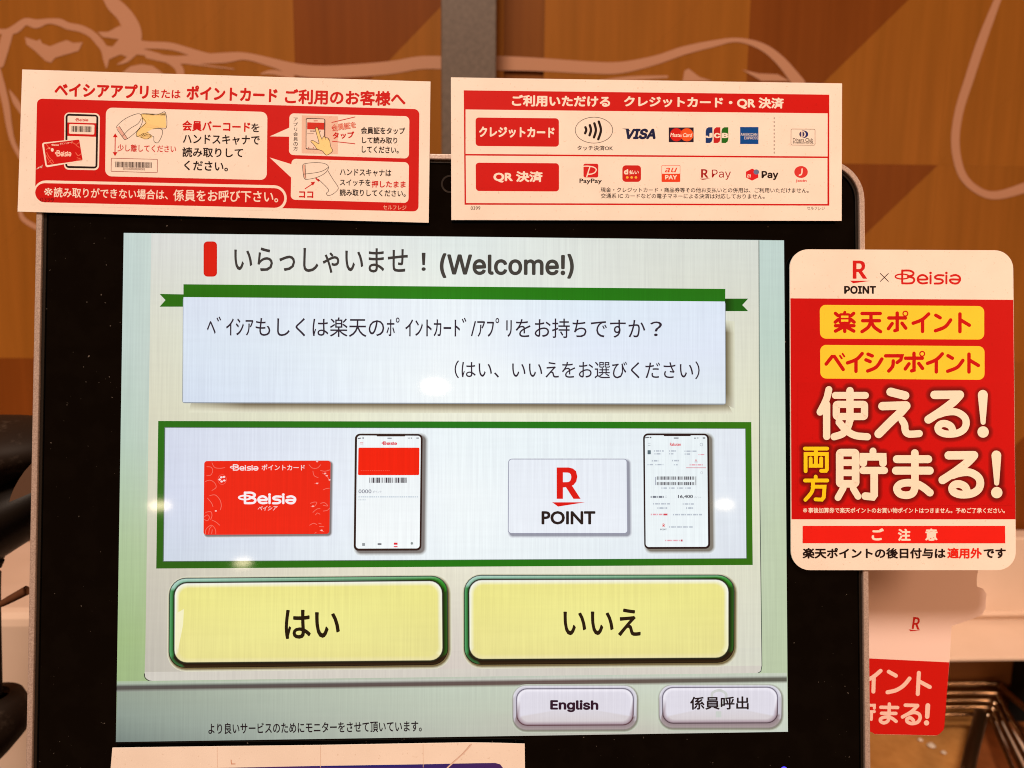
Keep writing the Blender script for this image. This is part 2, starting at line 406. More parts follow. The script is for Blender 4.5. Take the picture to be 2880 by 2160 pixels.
cs(W2, [(200, 232, 50), (400, 238, 44), (600, 250, 40), (720, 250, 38), (850, 222, 30), (950, 188, 28), (1060, 162, 22), (1150, 148, 14), (1240, 172, 24), (1310, 225, 32), (1380, 310, 40)])
cow.poly(W2, [(1168, 258), (1230, 272), (1300, 275), (1345, 300), (1240, 300)], (200, 140, 120))
cow.poly(W2, [(948, 300), (955, 262), (970, 254), (1010, 285), (1060, 300)], (200, 140, 120))
cs(W2, [(640, 300, 6), (760, 290, 14), (890, 284, 8)])
cs(W2, [(2130, -40, 20), (2060, 140, 30), (2010, 290, 30), (1970, 420, 28), (1958, 540, 28), (1985, 650, 26), (2050, 710, 24), (2120, 722, 28), (2230, 690, 34)])
cs(A_, [(-20, 130, 50), (20, 300, 60), (60, 480, 60), (90, 680, 50), (130, 840, 40), (205, 980, 40)])
cs(A_, [(90, 320, 6), (150, 430, 50), (215, 540, 40)])
cs(A_, [(190, 1480, 30), (215, 1560, 40), (270, 1610, 42), (360, 1660, 45)])
cow.c = []
co = put('printed_outline', cow.v, cow.f, MC, wall); co['label'] = 'pale pink line drawing of a cow on the wood'

# post
pp = Plane((0, .44, 0), (0, -1, 0))
xl, xr = pp.at(1240, 60).x, pp.at(1396.5, 60).x
post = box('support_post', xl, xr, .44, .475, -.45, .8, MPOLE, bevel=.0015)
tag(post, 'upright flat grey-brown metal post between the wood wall and the monitor', 'post')

# white counter behind, seen on both sides of the monitor
bk = Plane((0, .46, 0), (0, -1, 0))
zt = bk.at(2870, 1515).z; zl = bk.at(2700, 1745).z
ctr = empty('white_counter', (0, .4, zl), 'white laminate counter with a low back panel behind the monitor', 'counter')
box('back_panel', .03, .9, .462, .49, zl - .02, zt, MW, ctr, .002)
box('ridge', .03, .9, .457, .462, zl + .006, zl + .010, MW, ctr, .0006)
led = Plane((0, 0, zl), (0, 0, 1))
ye = led.at(2800, 1850).y
xs = led.at(2440, 1700).x * .6
box('ledge', .03, .9, ye, .462, zl - .004, zl, MW, ctr, .0012)
ff = Plane((0, ye, 0), (0, -1, 0))
# left-hand body of the counter reaches further forward
box('side_body', -.9, -.1, .30, .49, zl - .5, zt - .004, MW, ctr, .012)

# stainless basket / bagging tray, lower right
tz = zl - .075
tp = Plane((0, 0, tz), (0, 0, 1)); tp2 = Plane((0, 0, tz - .03), (0, 0, 1))
def tpt(x, y, pl=tp): return pl.at(*T1[0](x, y))
tray = empty('steel_tray', tpt(1500, 1200), 'brown reflecting stainless steel tray with ribbed rim at the lower right', 'tray')
yb = tpt(1500, 600).y
c1 = [tpt(x, y) for x, y in ((200, 960), (1690, 960), (1480, 1700), (200, 1700))]
bw = box('rear_wall', .05, tpt(2075, 440).x, yb + .006, yb + .012, tz - .002, zl - .006, newmat('brown_rear_wall', .4, (.42, .2, .07))[0], tray, .001)
for k, (yy, rad, dz) in enumerate(((610, .0042, .004), (700, .0028, .001), (775, .0024, -.001), (850, .0024, -.002), (925, .0022, -.004))):
    a = tpt(200, yy); b_ = tpt(1840 - k * 35, yy); c_ = tpt(1925 - k * 28, yy + 60 + k * 10)
    e_ = tpt(2240 - k * 60 + (60 if k == 0 else 0), 1180 + k * 70 - (200 if k == 0 else 0)); e2 = e_ + (e_ - c_) * .6
    for p in (a, b_, c_, e_, e2): p.z += dz
    tube('rim_rail', [a, lerp(a, b_, .5), b_, c_, lerp(c_, e_, .5), e_, e2], rad, MST, tray)
for (x, y, rd) in ((1935, 510, .0062), (1975, 640, .0055), (1820, 815, .004), (1800, 890, .0035), (1690, 1000, .0045)):
    p = tpt(x, y); v = []; fs = []
    for i in range(7):
        for j in range(12):
            th = math.pi * i / 6; ph = 2 * math.pi * j / 12
            v.append(p + Vector((math.sin(th) * math.cos(ph), math.sin(th) * math.sin(ph), math.cos(th) * .8)) * rd)
    for i in range(6):
        for j in range(12): fs.append((i * 12 + j, i * 12 + (j + 1) % 12, (i + 1) * 12 + (j + 1) % 12, (i + 1) * 12 + j))
    put('rim_corner', v, fs, MST, tray, smooth=True)
MFL = wood('brown_floor_panel', (.40, .19, .055), (.52, .27, .085), .3)  # grain colour stands in for wood mirrored in the steel floor
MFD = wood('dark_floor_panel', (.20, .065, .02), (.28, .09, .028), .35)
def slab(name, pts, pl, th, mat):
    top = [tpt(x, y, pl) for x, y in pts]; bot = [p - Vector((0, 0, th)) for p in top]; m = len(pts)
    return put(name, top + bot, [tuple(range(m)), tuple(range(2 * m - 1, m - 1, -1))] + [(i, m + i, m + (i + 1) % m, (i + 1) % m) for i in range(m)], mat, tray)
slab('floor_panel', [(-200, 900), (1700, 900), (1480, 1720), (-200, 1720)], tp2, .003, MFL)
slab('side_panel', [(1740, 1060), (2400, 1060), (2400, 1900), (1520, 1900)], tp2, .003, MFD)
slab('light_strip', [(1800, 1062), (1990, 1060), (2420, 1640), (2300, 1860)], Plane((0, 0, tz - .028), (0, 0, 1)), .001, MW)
slab('rim_highlight', [(1150, 452), (1885, 445), (1830, 572), (1150, 578)], Plane((0, 0, tz + .002), (0, 0, 1)), .002, newmat('tan_highlight', .4, (.8, .5, .34), 0)[0])  # pale strip paints the highlight along the steel rim
tube('dark_rod', [tpt(1650, 960), tpt(1600, 1180), tpt(1520, 1500), tpt(1470, 1750)], .0065, newmat('bronze_rod', .3, (.10, .06, .03), .9)[0], tray)
end = box('void_box', tpt(2085, 600).x, .9, ye + .004, .455, zl - .2, zl - .0055, MVOID)  # black box added to fill the dark void under the ledge
tag(end, 'black box put in for the dark void under the counter ledge at the right edge beside the steel tray', 'void')
MRV = newmat('bright_rivet', .25, (.95, .85, .72), .3)[0]
p = tpt(1010, 1385, tp2)
for dx, dy, rd in ((0, 0, .0045), (-.006, .010, .0028), (.006, -.012, .0028)):
    q = p + Vector((dx, dy, .0016)); v = [q + Vector((math.cos(a * math.pi / 5) * rd, math.sin(a * math.pi / 5) * rd, 0)) for a in range(10)] + [q + Vector((0, 0, rd * .8))]
    put('rivet', v, [(i, (i + 1) % 10, 10) for i in range(10)], MRV, tray, smooth=True)
vd = box('floor', -1.2, 1.5, -.6, WY + .003, tz - .2, tz - .19, MVOID)
tag(vd, 'dark unlit floor under the counter', None, None, 'structure')

# ------------------------------------------------------------------ black hand scanner in its stand, left
sp = Plane((0, .12, 0), (0, -1, 0))
def sl(x, y, n=0.0):
    p = sp.at(x, y); return Vector((p.x, p.y - n, p.z))
sc = empty('barcode_scanner', sl(-20, 2080), 'black hand scanner in its round-footed stand, cut off at the left edge', 'scanner')
def loft(name, secs, mat, parent, seg=20):
    """secs: (centre, half width x, half height z', half depth) along an axis"""
    v = []; fs = []
    for c, ax, bz, ex in secs:
        for j in range(seg):
            a = 2 * math.pi * j / seg; v.append(Vector(c) + ax * math.cos(a) + bz * math.sin(a))
    m = len(secs)
    for i in range(m - 1):
        for j in range(seg): fs.append((i * seg + j, i * seg + (j + 1) % seg, (i + 1) * seg + (j + 1) % seg, (i + 1) * seg + j))
    fs.append(tuple(range(seg))); fs.append(tuple(m * seg - 1 - j for j in range(seg)))
    return put(name, v, fs, mat, parent, smooth=True)
def headsecs(n0, shrink):
    out = []
    for x, yt, ybm in ((-420, 1250, 1740), (-260, 1185, 1700), (-120, 1168, 1640), (0, 1172, 1560), (90, 1180, 1500), (190, 1210, 1450), (260, 1260, 1410), (290, 1310, 1380)):
        t, bt = sl(x, yt + shrink), sl(x, ybm - shrink); c = (t + bt) / 2; h = (t - bt) / 2
        out.append((c, h, Vector((0, h.length * .55, 0)), 0))
    return out
def cap(x, yt, ybm, dep):
    t, bt = sl(x, yt), sl(x, ybm); return ((t + bt) / 2, (t - bt) / 2, Vector((0, dep, 0)), 0)
loft('head', [cap(-420, 1230, 1400, .03), cap(-260, 1180, 1440, .04), cap(-100, 1170, 1440, .042), cap(20, 1172, 1400, .042), cap(100, 1178, 1330, .04), cap(200, 1190, 1300, .03), cap(260, 1220, 1270, .01)], MBD, sc)
loft('lower_shell', [cap(-420, 1380, 1800, .036), cap(-260, 1370, 1710, .04), cap(-100, 1350, 1622, .043), cap(0, 1330, 1574, .044), cap(60, 1320, 1535, .042), cap(100, 1310, 1510, .04), cap(200, 1290, 1440, .03), cap(260, 1280, 1330, .01)], MBK, sc)
wf = [(26, 1412), (30, 1396), (40, 1372), (54, 1347), (70, 1324), (90, 1302), (120, 1285), (120, 1375), (90, 1385), (55, 1400)]
wp = Plane((0, .12 - .050, 0), (0, -1, 0))
put('scan_window', [wp.at(x, y) for x, y in wf] + [wp.at(x, y, -.004) for x, y in wf], [tuple(range(10))] + [(i, 10 + i, 10 + (i + 1) % 10, (i + 1) % 10) for i in range(10)], ML, sc)
tube('stem', [sl(-22, 1520), sl(-12, 1570), sl(-17, 1610), sl(-15, 1800), sl(-16, 1990), sl(-16, 2040)], lambda t: .0042 + .0006 * math.sin(t * 9), MBK, sc)
loft('foot', [(sl(-30, 1955), Vector((.011, 0, 0)), Vector((0, .011, 0)), 0), (sl(-30, 1962), Vector((.0185, 0, 0)), Vector((0, .0185, 0)), 0),
              (sl(-34, 1990), Vector((.0225, 0, 0)), Vector((0, .022, 0)), 0), (sl(-36, 2030), Vector((.0247, 0, 0)), Vector((0, .024, 0)), 0), (sl(-60, 2070), Vector((.0265, 0, 0)), Vector((0, .026, 0)), 0), (sl(-100, 2115), Vector((.027, 0, 0)), Vector((0, .026, 0)), 0), (sl(-130, 2150), Vector((.026, 0, 0)), Vector((0, .026, 0)), 0)], MBD, sc, 28)
tube('shadow_curve', [sl(-30, 1682, .02), sl(6, 1674, .02), sl(35, 1668, .02), sl(60, 1659, .02), sl(85, 1646, .02), sl(130, 1622, .02)], lambda t: .0006 + .0022 * t, wood('brown_shadow_curve', (.10, .04, .02), (.14, .06, .03)), sc)  # dark tapering tube stands in for a shadow curve on the counter

# ------------------------------------------------------------------ the monitor
mp = Plane((0, 0, 0), AN)
def ml(px, py, off=0):
    p = mp.at(px, py, off); return (p.dot(AX), p.dot(AY))
mo = empty('touchscreen_monitor', mon(0, -.20, -.03), 'black self-checkout touchscreen in a pinkish silver frame showing the welcome page', 'monitor')
FT = .0022
x0 = (ml(98, 600, FT)[0] + ml(75, 2150, FT)[0]) / 2; x1 = (ml(2431.5, 640, FT)[0] + ml(2451, 2150, FT)[0]) / 2
y1 = ml(1250, 432.5, FT)[1]; y0 = -.172
t_ = .0026
def rrl(x0, x1, y0, y1, r, seg=10): return rrloop([(x0, y1), (x1, y1), (x1, y0), (x0, y0)], r, seg)
def mf(x, y, n): return mon(x, y, n)
prism('frame', rrl(x0, x1, y0, y1, .0185), mf, -.012, FT, MF, mo, hole=rrl(x0 + t_, x1 - t_, y0 + t_, y1 - t_, .016), bevel=.0005)
prism('rubber_edge', rrl(x0 + t_ + .0001, x1 - t_ - .0001, y0 + t_, y1 - t_ - .0001, .016), mf, -.010, .0009, MK, mo, hole=rrl(x0 + t_ + .0014, x1 - t_ - .0014, y0 + t_ + .0014, y1 - t_ - .0014, .0147), bevel=.0003)
prism('cover_glass', rrl(x0 + t_ + .0015, x1 - t_ - .0015, y0 + t_ + .0015, y1 - t_ - .0015, .0146), mf, -.008, -.00002, MB, mo)
prism('back_shell', rrl(x0 + .006, x1 - .006, y0 + .006, y1 - .006, .016), mf, -.045, -.0122, MBK, mo, bevel=.004)
prism('stand_neck', rrl(-.04, .04, -.42, -.02, .01), mf, -.075, -.0455, MBK, mo, bevel=.003)
# webcam and power lamp
cx, cy = ml(1266, 518)
ring = [(cx + .0042 * math.cos(a * math.pi / 12), cy + .0042 * math.sin(a * math.pi / 12)) for a in range(24)]
rin = [(cx + .0034 * math.cos(a * math.pi / 12), cy + .0034 * math.sin(a * math.pi / 12)) for a in range(24)]
prism('webcam', ring, mf, -.003, .0003, MBD, mo, hole=rin)
led_m, n, l, b = newmat('blue_power_light', .3, (.02, .02, .3)); b.inputs['Emission Color'].default_value = (.05, .04, 1, 1); b.inputs['Emission Strength'].default_value = 3
cx, cy = ml(2205, 2166)
prism('power_light', [(cx + .0016 * math.cos(a * math.pi / 8), cy + .0016 * math.sin(a * math.pi / 8)) for a in range(16)], mf, -.003, .0004, led_m, mo)

# ---- the lit page
D = Sheet(mp, MS, .00006)
q = [(348, 655), (2205, 676), (2216, 2058), (326, 2087)]
D.grid(I_, q, [[(200, 216, 212), (212, 221, 212), (222, 226, 222), (222, 228, 226), (205, 222, 216), (198, 216, 210)],
               [(196, 212, 206), (212, 219, 206), (226, 230, 222), (222, 226, 218), (205, 222, 212), (192, 212, 200)],
               [(186, 206, 192), (214, 218, 204), (226, 228, 216), (222, 226, 210), (198, 212, 196), (196, 210, 190)],
               [(176, 198, 158), (200, 208, 180), (222, 224, 204), (222, 226, 204), (196, 208, 186), (192, 206, 176)],
               [(164, 190, 134), (180, 196, 150), (206, 212, 190), (210, 216, 198), (192, 204, 176), (190, 204, 172)],
               [(160, 184, 134), (170, 188, 150), (196, 206, 184), (200, 210, 190), (190, 202, 176), (184, 198, 164)]])
dsp = D.flush('display', mo, 'lit self-checkout page in pale green and cream')
cream = [[(222, 222, 218), (230, 232, 230), (226, 234, 232), (222, 226, 220), (218, 222, 214)],
         [(222, 222, 206), (234, 236, 222), (238, 242, 232), (230, 232, 222), (222, 222, 206)],
         [(218, 216, 194), (232, 232, 206), (240, 240, 222), (236, 236, 214), (224, 224, 200)],
         [(214, 212, 192), (230, 228, 204), (240, 240, 222), (236, 236, 216), (226, 226, 202)],
         [(204, 198, 184), (222, 216, 198), (230, 226, 208), (232, 230, 212), (222, 222, 202)],
         [(196, 190, 178), (214, 206, 194), (216, 206, 198), (222, 220, 206), (218, 218, 202)]]
D.grid(I_, [(425.5, 657), (2134, 675.5), (2142, 1862), (408, 1880)], cream)
D.poly(I_, rrloop([(408, 1850), (2142, 1832), (2142.5, 1898), (406, 1916)], 22), (214, 208, 198))
D.grid(I_, [(408, 1840), (2142, 1822), (2142, 1872), (407, 1890)], [[(198, 192, 180), (214, 206, 194), (217, 208, 198), (222, 220, 206), (218, 218, 203)], [(196, 190, 178), (214, 206, 194), (216, 206, 198), (222, 220, 206), (218, 218, 202)]])
D.stroke(I_, [(2134.5, 676), (2136, 1300), (2143, 1872), (2140, 1888), (2124, 1898)], 2.2, (70, 84, 74), smooth=False, caps=False)
D.stroke(I_, [(406, 1894), (408, 1906), (418, 1914), (428, 1916)], 2.6, (60, 66, 56), caps=False)
D.flush('page_panel', dsp)
# footer
D.grid(I_, [(329, 1936), (2214, 1906), (2216, 2058), (326, 2087)], [[(150, 162, 148), (182, 192, 176), (196, 206, 190), (206, 214, 200), (206, 216, 202)], [(142, 156, 146), (174, 184, 170), (192, 200, 184), (202, 208, 190), (208, 218, 200)], [(120, 134, 128), (164, 174, 164), (186, 190, 178), (196, 190, 180), (204, 212, 200)]])
D.grid(I_, [(329, 1916), (2213, 1892), (2213, 1922), (328, 1946)], [[(172, 192, 160), (180, 192, 170), (196, 206, 190), (198, 208, 188)], [(170, 184, 168), (196, 200, 190), (206, 206, 198), (196, 204, 190)], [(84, 84, 82), (92, 84, 84), (104, 84, 80), (96, 98, 88)], [(86, 84, 80), (92, 78, 74), (104, 84, 78), (90, 92, 80)], [(150, 158, 148), (182, 190, 176), (198, 206, 188), (206, 214, 198)]])
D.text(S5, 'より良いサービスのためにモニターをさせて頂いています。', (600, 1060), (1955, 1043), 72, (24, 16, 26), off=.018)
D.flush('footer_bar', dsp)
# heading
D.rect(S1, 582, 90, 669, 318, (214, 22, 12), 26)
D.rect(S1, 588, 98, 662, 310, (222, 30, 18), 22)
D.text(S1, 'いらっしゃいませ', (780, 207), (1905, 218), 164, (62, 58, 56), off=.012); D.text(S1, '！', (1994, 222), (2022, 222), 118, (62, 58, 56), off=.012)
D.text(I_, '(Welcome!)', (1237, 747), (1614, 749), 70, (66, 64, 60), off=.02, font='Inter.woff2')
D.flush('heading_text', dsp)
# notice box with ribbon
bx = [(516, 834), (2039, 848), (2040, 1136), (514, 1132)]
def shade(c0, c1, t): return tuple(lerp(c0[i], c1[i], t) for i in range(3))
crm = (232, 232, 208)
st = [(96, 84, 66), (128, 116, 94), (170, 160, 136), (208, 202, 180), (228, 226, 204)]
D.grid(I_, [(538, 1130), (2046, 1134), (2062, 1164), (530, 1160)], [[shade(crm, c, .35)] + [c] * 9 + [shade(crm, c, .7)] for c in st])
D.grid(I_, [(2036, 900), (2066, 904), (2068, 1150), (2036, 1136)], [[(222, 222, 200)] * 5] + [[(90, 82, 60), (120, 110, 86), (160, 154, 128), (200, 196, 172), (222, 222, 200)]] * 6 + [[(150, 140, 116), (160, 150, 128), (186, 178, 156), (208, 204, 184), (224, 224, 204)]])
D.poly(S1, [(297, 430), (455, 433), (455, 513), (297, 513), (335, 470)], (40, 108, 20))
D.poly(S2, [(1765, 442), (1912, 442), (1875, 482), (1912, 520), (1765, 520)], (24, 96, 20))
D.grid(S2, [(1768, 442), (1830, 442), (1830, 520), (1768, 520)], [[(10, 52, 8), (24, 96, 20)], [(10, 52, 8), (24, 96, 20)]])
D.rr(I_, [(514.5, 836), (2040.5, 848), (2041.5, 1138), (512.5, 1134)], 7, (150, 158, 168))
D.grid(I_, [(516, 834), (2039, 848), (2040, 1135), (514.5, 1131)], [[(220, 228, 244), (232, 239, 250), (240, 247, 252), (226, 238, 250), (222, 232, 248)], [(218, 229, 244), (231, 240, 249), (242, 248, 253), (230, 238, 252), (224, 232, 248)], [(214, 225, 243), (228, 237, 249), (243, 249, 252), (238, 245, 250), (228, 237, 245)]])
D.grid(I_, [(516, 799.5), (2040, 812.5), (2039.5, 848), (516, 835.5)], [[(38, 112, 18), (40, 118, 22), (36, 124, 22), (26, 118, 20), (30, 112, 20)], [(36, 106, 16), (40, 116, 22), (36, 128, 26), (28, 120, 20), (30, 114, 22)]])
D.text(I_, 'ﾍﾞｲｼｱもしくは楽天のﾎﾟｲﾝﾄｶｰﾄﾞ/ｱﾌﾟﾘをお持ちですか', (582, 918), (1815, 924), 56, (46, 38, 52), off=.004)
D.text(S2, '？', (1302, 630), (1376, 630), 92, (46, 38, 52), off=.004)
D.text(S2, '（はい、いいえをお選びください）', (85, 882), (1610, 888), 112, (46, 38, 52), off=.004)
D.flush('notice_box', dsp)
# framed pictures
D.grid(I_, [(445, 1184), (2113, 1187), (2117, 1589), (439.4, 1599)], [[(38, 110, 24), (36, 116, 24), (28, 118, 28), (28, 120, 24), (52, 116, 18)], [(42, 96, 22), (38, 108, 20), (28, 116, 20), (30, 110, 20), (48, 108, 18)]])
D.grid(I_, [(462, 1201), (2097, 1205), (2100, 1571), (458, 1580)], [[(90, 110, 100)] * 2] * 2)
D.grid(I_, [(465, 1203), (2096, 1206), (2099, 1570), (460.5, 1578)], [[(214, 220, 238), (230, 236, 248), (240, 248, 252), (236, 244, 250), (226, 232, 242)], [(212, 218, 238), (232, 238, 250), (244, 250, 253), (238, 246, 251), (228, 234, 244)], [(208, 217, 232), (226, 234, 243), (238, 246, 250), (232, 240, 246), (222, 228, 238)]])
pf = D.flush('picture_frame', dsp)
def softshadow(R, c, r, g, dx, dy, dk, bg):
    def ex(k): return [(c[0][0] - k + dx, c[0][1] - k + dy), (c[1][0] + k + dx, c[1][1] - k + dy), (c[2][0] + k + dx, c[2][1] + k + dy), (c[3][0] - k + dx, c[3][1] + k + dy)]
    D.loops(R, [(ex(g), r + g, lambda u, v: bg), (ex(g * .5), r + g * .5, lambda u, v: shade(bg, dk, .35)), (ex(0), r, lambda u, v: dk)], dk)
kc = [(80, 92), (2045, 85), (2025, 1225), (68, 1240)]
softshadow(K_, kc, 45, 30, 22, 22, (130, 120, 120), (232, 238, 248))
D.rr(K_, kc, 45, (240, 40, 22))
LOGO = [[(1098, 262), (1098, 380)], [(1098, 264), (1165, 264), (1200, 283), (1192, 306), (1150, 318)], [(1150, 318), (1196, 330), (1208, 352), (1190, 376), (1150, 381), (1098, 380)],
        [(1245, 345), (1325, 343), (1314, 316), (1282, 304), (1250, 318), (1240, 345), (1255, 371), (1285, 381), (1325, 376)],
        [(1357, 310), (1357, 380)], ('dot', 1357, 285, 12), [(1476, 308), (1425, 306), (1398, 322), (1412, 338), (1455, 345), (1470, 362), (1450, 380), (1395, 382)],
        [(1502, 310), (1502, 380)], ('dot', 1502, 285, 12), [(1545, 313), (1585, 304), (1620, 320), (1626, 350), (1605, 378), (1570, 381), (1543, 368), (1540, 346), (1618, 346)]]
def logo(s, R, x0, y0, x1, y1, col, grow=0):
    fx = (x1 - x0) / (1635 - 1028); fy = (y1 - y0) / (390 - 253)
    f, k = R
    def m(x, y): return f(x0 + (x - 1028) * fx, y0 + (y - 253) * fy)
    RR = (m, k)
    s.strokes(RR, LOGO, 19, col, grow=grow)
    s.ell(RR, 1098, 318, 64, 22, 13 + grow, col, 24)
logo(D, K_, 610, 570, 1505, 760, (252, 240, 244), 6)
logo(D, K_, 482, 142, 920, 240, (252, 226, 226), 4)
D.text(K_, 'ポイントカード', (972, 190), (1645, 192), 92, (250, 214, 210), off=.02)
D.text(K_, 'ベイシア', (905, 828), (1225, 824), 74, (250, 200, 196), off=.025, shear=.25)
for x, y in ((345, 345), (385, 340), (320, 380), (392, 395), (350, 410)): D.disc(K_, x, y, 20, 16, (252, 226, 226), 10)
D.ell(K_, 358, 380, 66, 76, 6, (246, 110, 96), 20)
pk = (246, 120, 104)
for p in ([(165, 630), (250, 620), (320, 690), (345, 780), (330, 850)], [(130, 670), (190, 740), (215, 800)], [(120, 180), (190, 190), (210, 250), (180, 310), (120, 320)], [(200, 120), (240, 190), (320, 205), (400, 195)],
          [(95, 410), (170, 390), (240, 430), (265, 500), (200, 550)], [(80, 960), (130, 930), (160, 970), (130, 1020), (80, 1000)], [(100, 890), (180, 880), (200, 940), (180, 1000)], [(200, 1010), (260, 1040), (320, 1090)],
          [(100, 1230), (110, 1150), (190, 1090), (250, 1150), (260, 1225)], [(150, 1220), (160, 1150), (190, 1110)], [(195, 1220), (205, 1160)], [(1710, 150), (1760, 200), (1840, 200), (1890, 150)], [(1890, 240), (1960, 250), (2030, 230)],
          [(1920, 280), (1990, 330), (2030, 400)], [(1770, 250), (1790, 320), (1850, 350)], [(1930, 540), (1980, 520), (2025, 515)], [(1800, 440), (1860, 432)], [(1730, 750), (1790, 730), (1830, 740), (1790, 800), (1740, 800)],
          [(1890, 750), (1950, 740), (2000, 790), (1930, 780)], [(1770, 890), (1830, 840), (1880, 830)], [(1930, 870), (1990, 860), (2030, 825)], [(1810, 930), (1840, 900), (1880, 920)], [(1720, 1090), (1780, 1060), (1830, 1080)], [(1870, 1110), (1940, 1115)], [(1880, 1170), (1940, 1190)], [(1800, 1215), (1820, 1200)], [(1860, 1060), (1900, 1070)]):
    D.stroke(K_, p, 9, pk)
for x, y in ((1835, 100), (1960, 285), (1985, 320), (1835, 440), (2030, 385), (260, 868), (1905, 1170), (1770, 795)): D.disc(K_, x, y, 18, 12, (252, 190, 184), 8)
D.flush('member_card_picture', dsp)
# first phone
pc = [(85, 92), (962, 95), (945, 1605), (68, 1608)]
softshadow(H1, pc, 60, 44, 34, 26, (128, 122, 120), (238, 246, 250))
D.rr(H1, pc, 62, (44, 26, 24)); D.rr(H1, [(112, 114), (938, 118), (922, 1578), (95, 1580)], 42, (244, 249, 252))
D.rect(H1, 365, 100, 735, 126, (50, 34, 30), 10)
D.rr(H1, [(130, 272), (920, 272), (916, 628), (124, 628)], 16, (246, 34, 14))
logo(D, H1, 430, 192, 628, 236, (226, 60, 76), 10)
D.bars(H1, 272, 660, 768, 728, 26, (66, 60, 70))
D.text(H1, '0000', (130, 838), (298, 838), 50, (130, 132, 148), off=.01); D.text(H1, 'ポイント', (315, 842), (430, 842), 28, (160, 162, 176), off=.01)
for x, y, c in ((150, 205, (226, 90, 96)), (150, 222, (226, 90, 96))): D.rect(H1, x, y, x + 42, y + 6, c)
for i in range(28): D.rect(H1, 130 + i * 28, 900, 146 + i * 28 + (i * 7) % 9, 918, (206, 216, 226))
for i in range(5): D.rect(H1, 130 + i * 20, 936, 142 + i * 20, 956, (214, 222, 230))
for i in range(16): D.rect(H1, 160 + i * 24, 566, 174 + i * 24, 574, (252, 90, 70))
D.stroke(H1, [(125, 155), (160, 148)], 12, (90, 92, 100)); D.disc(H1, 190, 147, 12, 9, (110, 112, 120), 10); D.rect(H1, 505, 143, 560, 156, (130, 132, 140)); D.rect(H1, 770, 143, 800, 154, (170, 172, 180)); D.disc(H1, 815, 148, 8, 8, (110, 110, 120), 8); D.rect(H1, 880, 142, 912, 154, (90, 90, 100))
D.rect(H1, 178, 1508, 215, 1545, (150, 156, 160), 4); D.rect(H1, 378, 1510, 428, 1534, (120, 122, 128), 4); D.rect(H1, 588, 1503, 636, 1530, (226, 40, 56), 4); D.rect(H1, 588, 1548, 636, 1562, (230, 60, 80)); D.disc(H1, 822, 1512, 16, 18, (140, 150, 150), 10)
D.flush('phone_picture', dsp, 'black-edged phone picture with red card and barcode')
# white card
cc = [(385, 335), (1245, 335), (1250, 877), (382, 877)]
softshadow(S4, cc, 22, 18, 14, 14, (150, 152, 166), (236, 242, 248))
D.rr(S4, cc, 24, (150, 152, 172)); D.rr(S4, [(390, 340), (1240, 340), (1245, 872), (387, 872)], 20, (236, 241, 250))
def rmark(s, R, x0, x1, y0, y1, col, wedge):
    w_ = x1 - x0; h = y1 - y0; u = w_ * .26
    pts = lambda L: [(x0 + a * w_, y0 + b_ * h) for a, b_ in L]
    s.poly(R, pts([(0, 0), (.26, 0), (.26, 1), (0, 1)]), col)
    out = [(.24, 0), (.5, 0), (.68, .035), (.81, .12), (.86, .29), (.82, .45), (.7, .56), (.5, .62), (.24, .64)]
    inn = [(.24, .47), (.48, .465), (.56, .43), (.6, .36), (.61, .3), (.59, .22), (.53, .175), (.46, .165), (.24, .16)]
    s.poly(R, pts(out + inn), col)
    s.poly(R, pts([(.36, .6), (.63, .57), (1.0, 1), (.7, 1)]), col)
    s.poly(R, wedge, col)
rmark(D, S4, 735, 908, 398, 625, (224, 24, 20), [(702, 650), (940, 650), (745, 681)])
D.text(S4, 'POINT', (625, 762), (1015, 762), 98, (34, 26, 26), off=.03)
D.flush('point_card_picture', dsp)
# second phone
pc = [(132, 88), (985, 90), (1002, 1582), (148, 1585)]
softshadow(H2, pc, 60, 44, 34, 26, (128, 122, 112), (234, 242, 248))
D.rr(H2, pc, 62, (36, 22, 24)); D.rr(H2, [(154, 112), (962, 112), (976, 1557), (166, 1560)], 42, (238, 246, 250))
D.rect(H2, 400, 96, 750, 122, (40, 24, 24), 10)
D.bars(H2, 310, 645, 800, 688, 30, (60, 56, 66)); D.bars(H2, 310, 718, 800, 758, 30, (60, 56, 66)); D.rect(H2, 288, 650, 300, 758, (170, 176, 190)); D.rect(H2, 812, 645, 820, 758, (80, 70, 70))
D.text(H2, 'Rakuten', (480, 228), (622, 228), 40, (222, 80, 90), off=.03)
D.text(H2, '16,400', (585, 908), (778, 908), 48, (60, 62, 74), off=.02); D.text(H2, 'ポイント', (795, 916), (885, 916), 24, (170, 174, 184), off=.01)
D.stroke(H2, [(158, 145), (205, 138)], 12, (90, 92, 100)); D.disc(H2, 228, 140, 12, 10, (110, 112, 120), 10); D.rect(H2, 530, 140, 592, 156, (140, 142, 150)); D.rect(H2, 795, 142, 815, 156, (130, 132, 140)); D.rect(H2, 828, 142, 850, 152, (90, 92, 100)); D.rect(H2, 905, 140, 938, 154, (60, 60, 70))
def dash(x0, x1, y, h, c, u=26):
    x = x0; i = 0
    while x < x1:
        wd = min(u * (.5 + .25 * ((i * 5) % 3)), x1 - x); D.rect(H2, x, y - h / 2, x + wd, y + h / 2, c); x += u; i += 1
D.rect(H2, 190, 305, 232, 358, (90, 110, 120), 6)
for y in (212, 240): D.rect(H2, 195, y, 228, y + 5, (150, 160, 170))
D.ell(H2, 888, 232, 18, 18, 6, (180, 186, 196), 12)
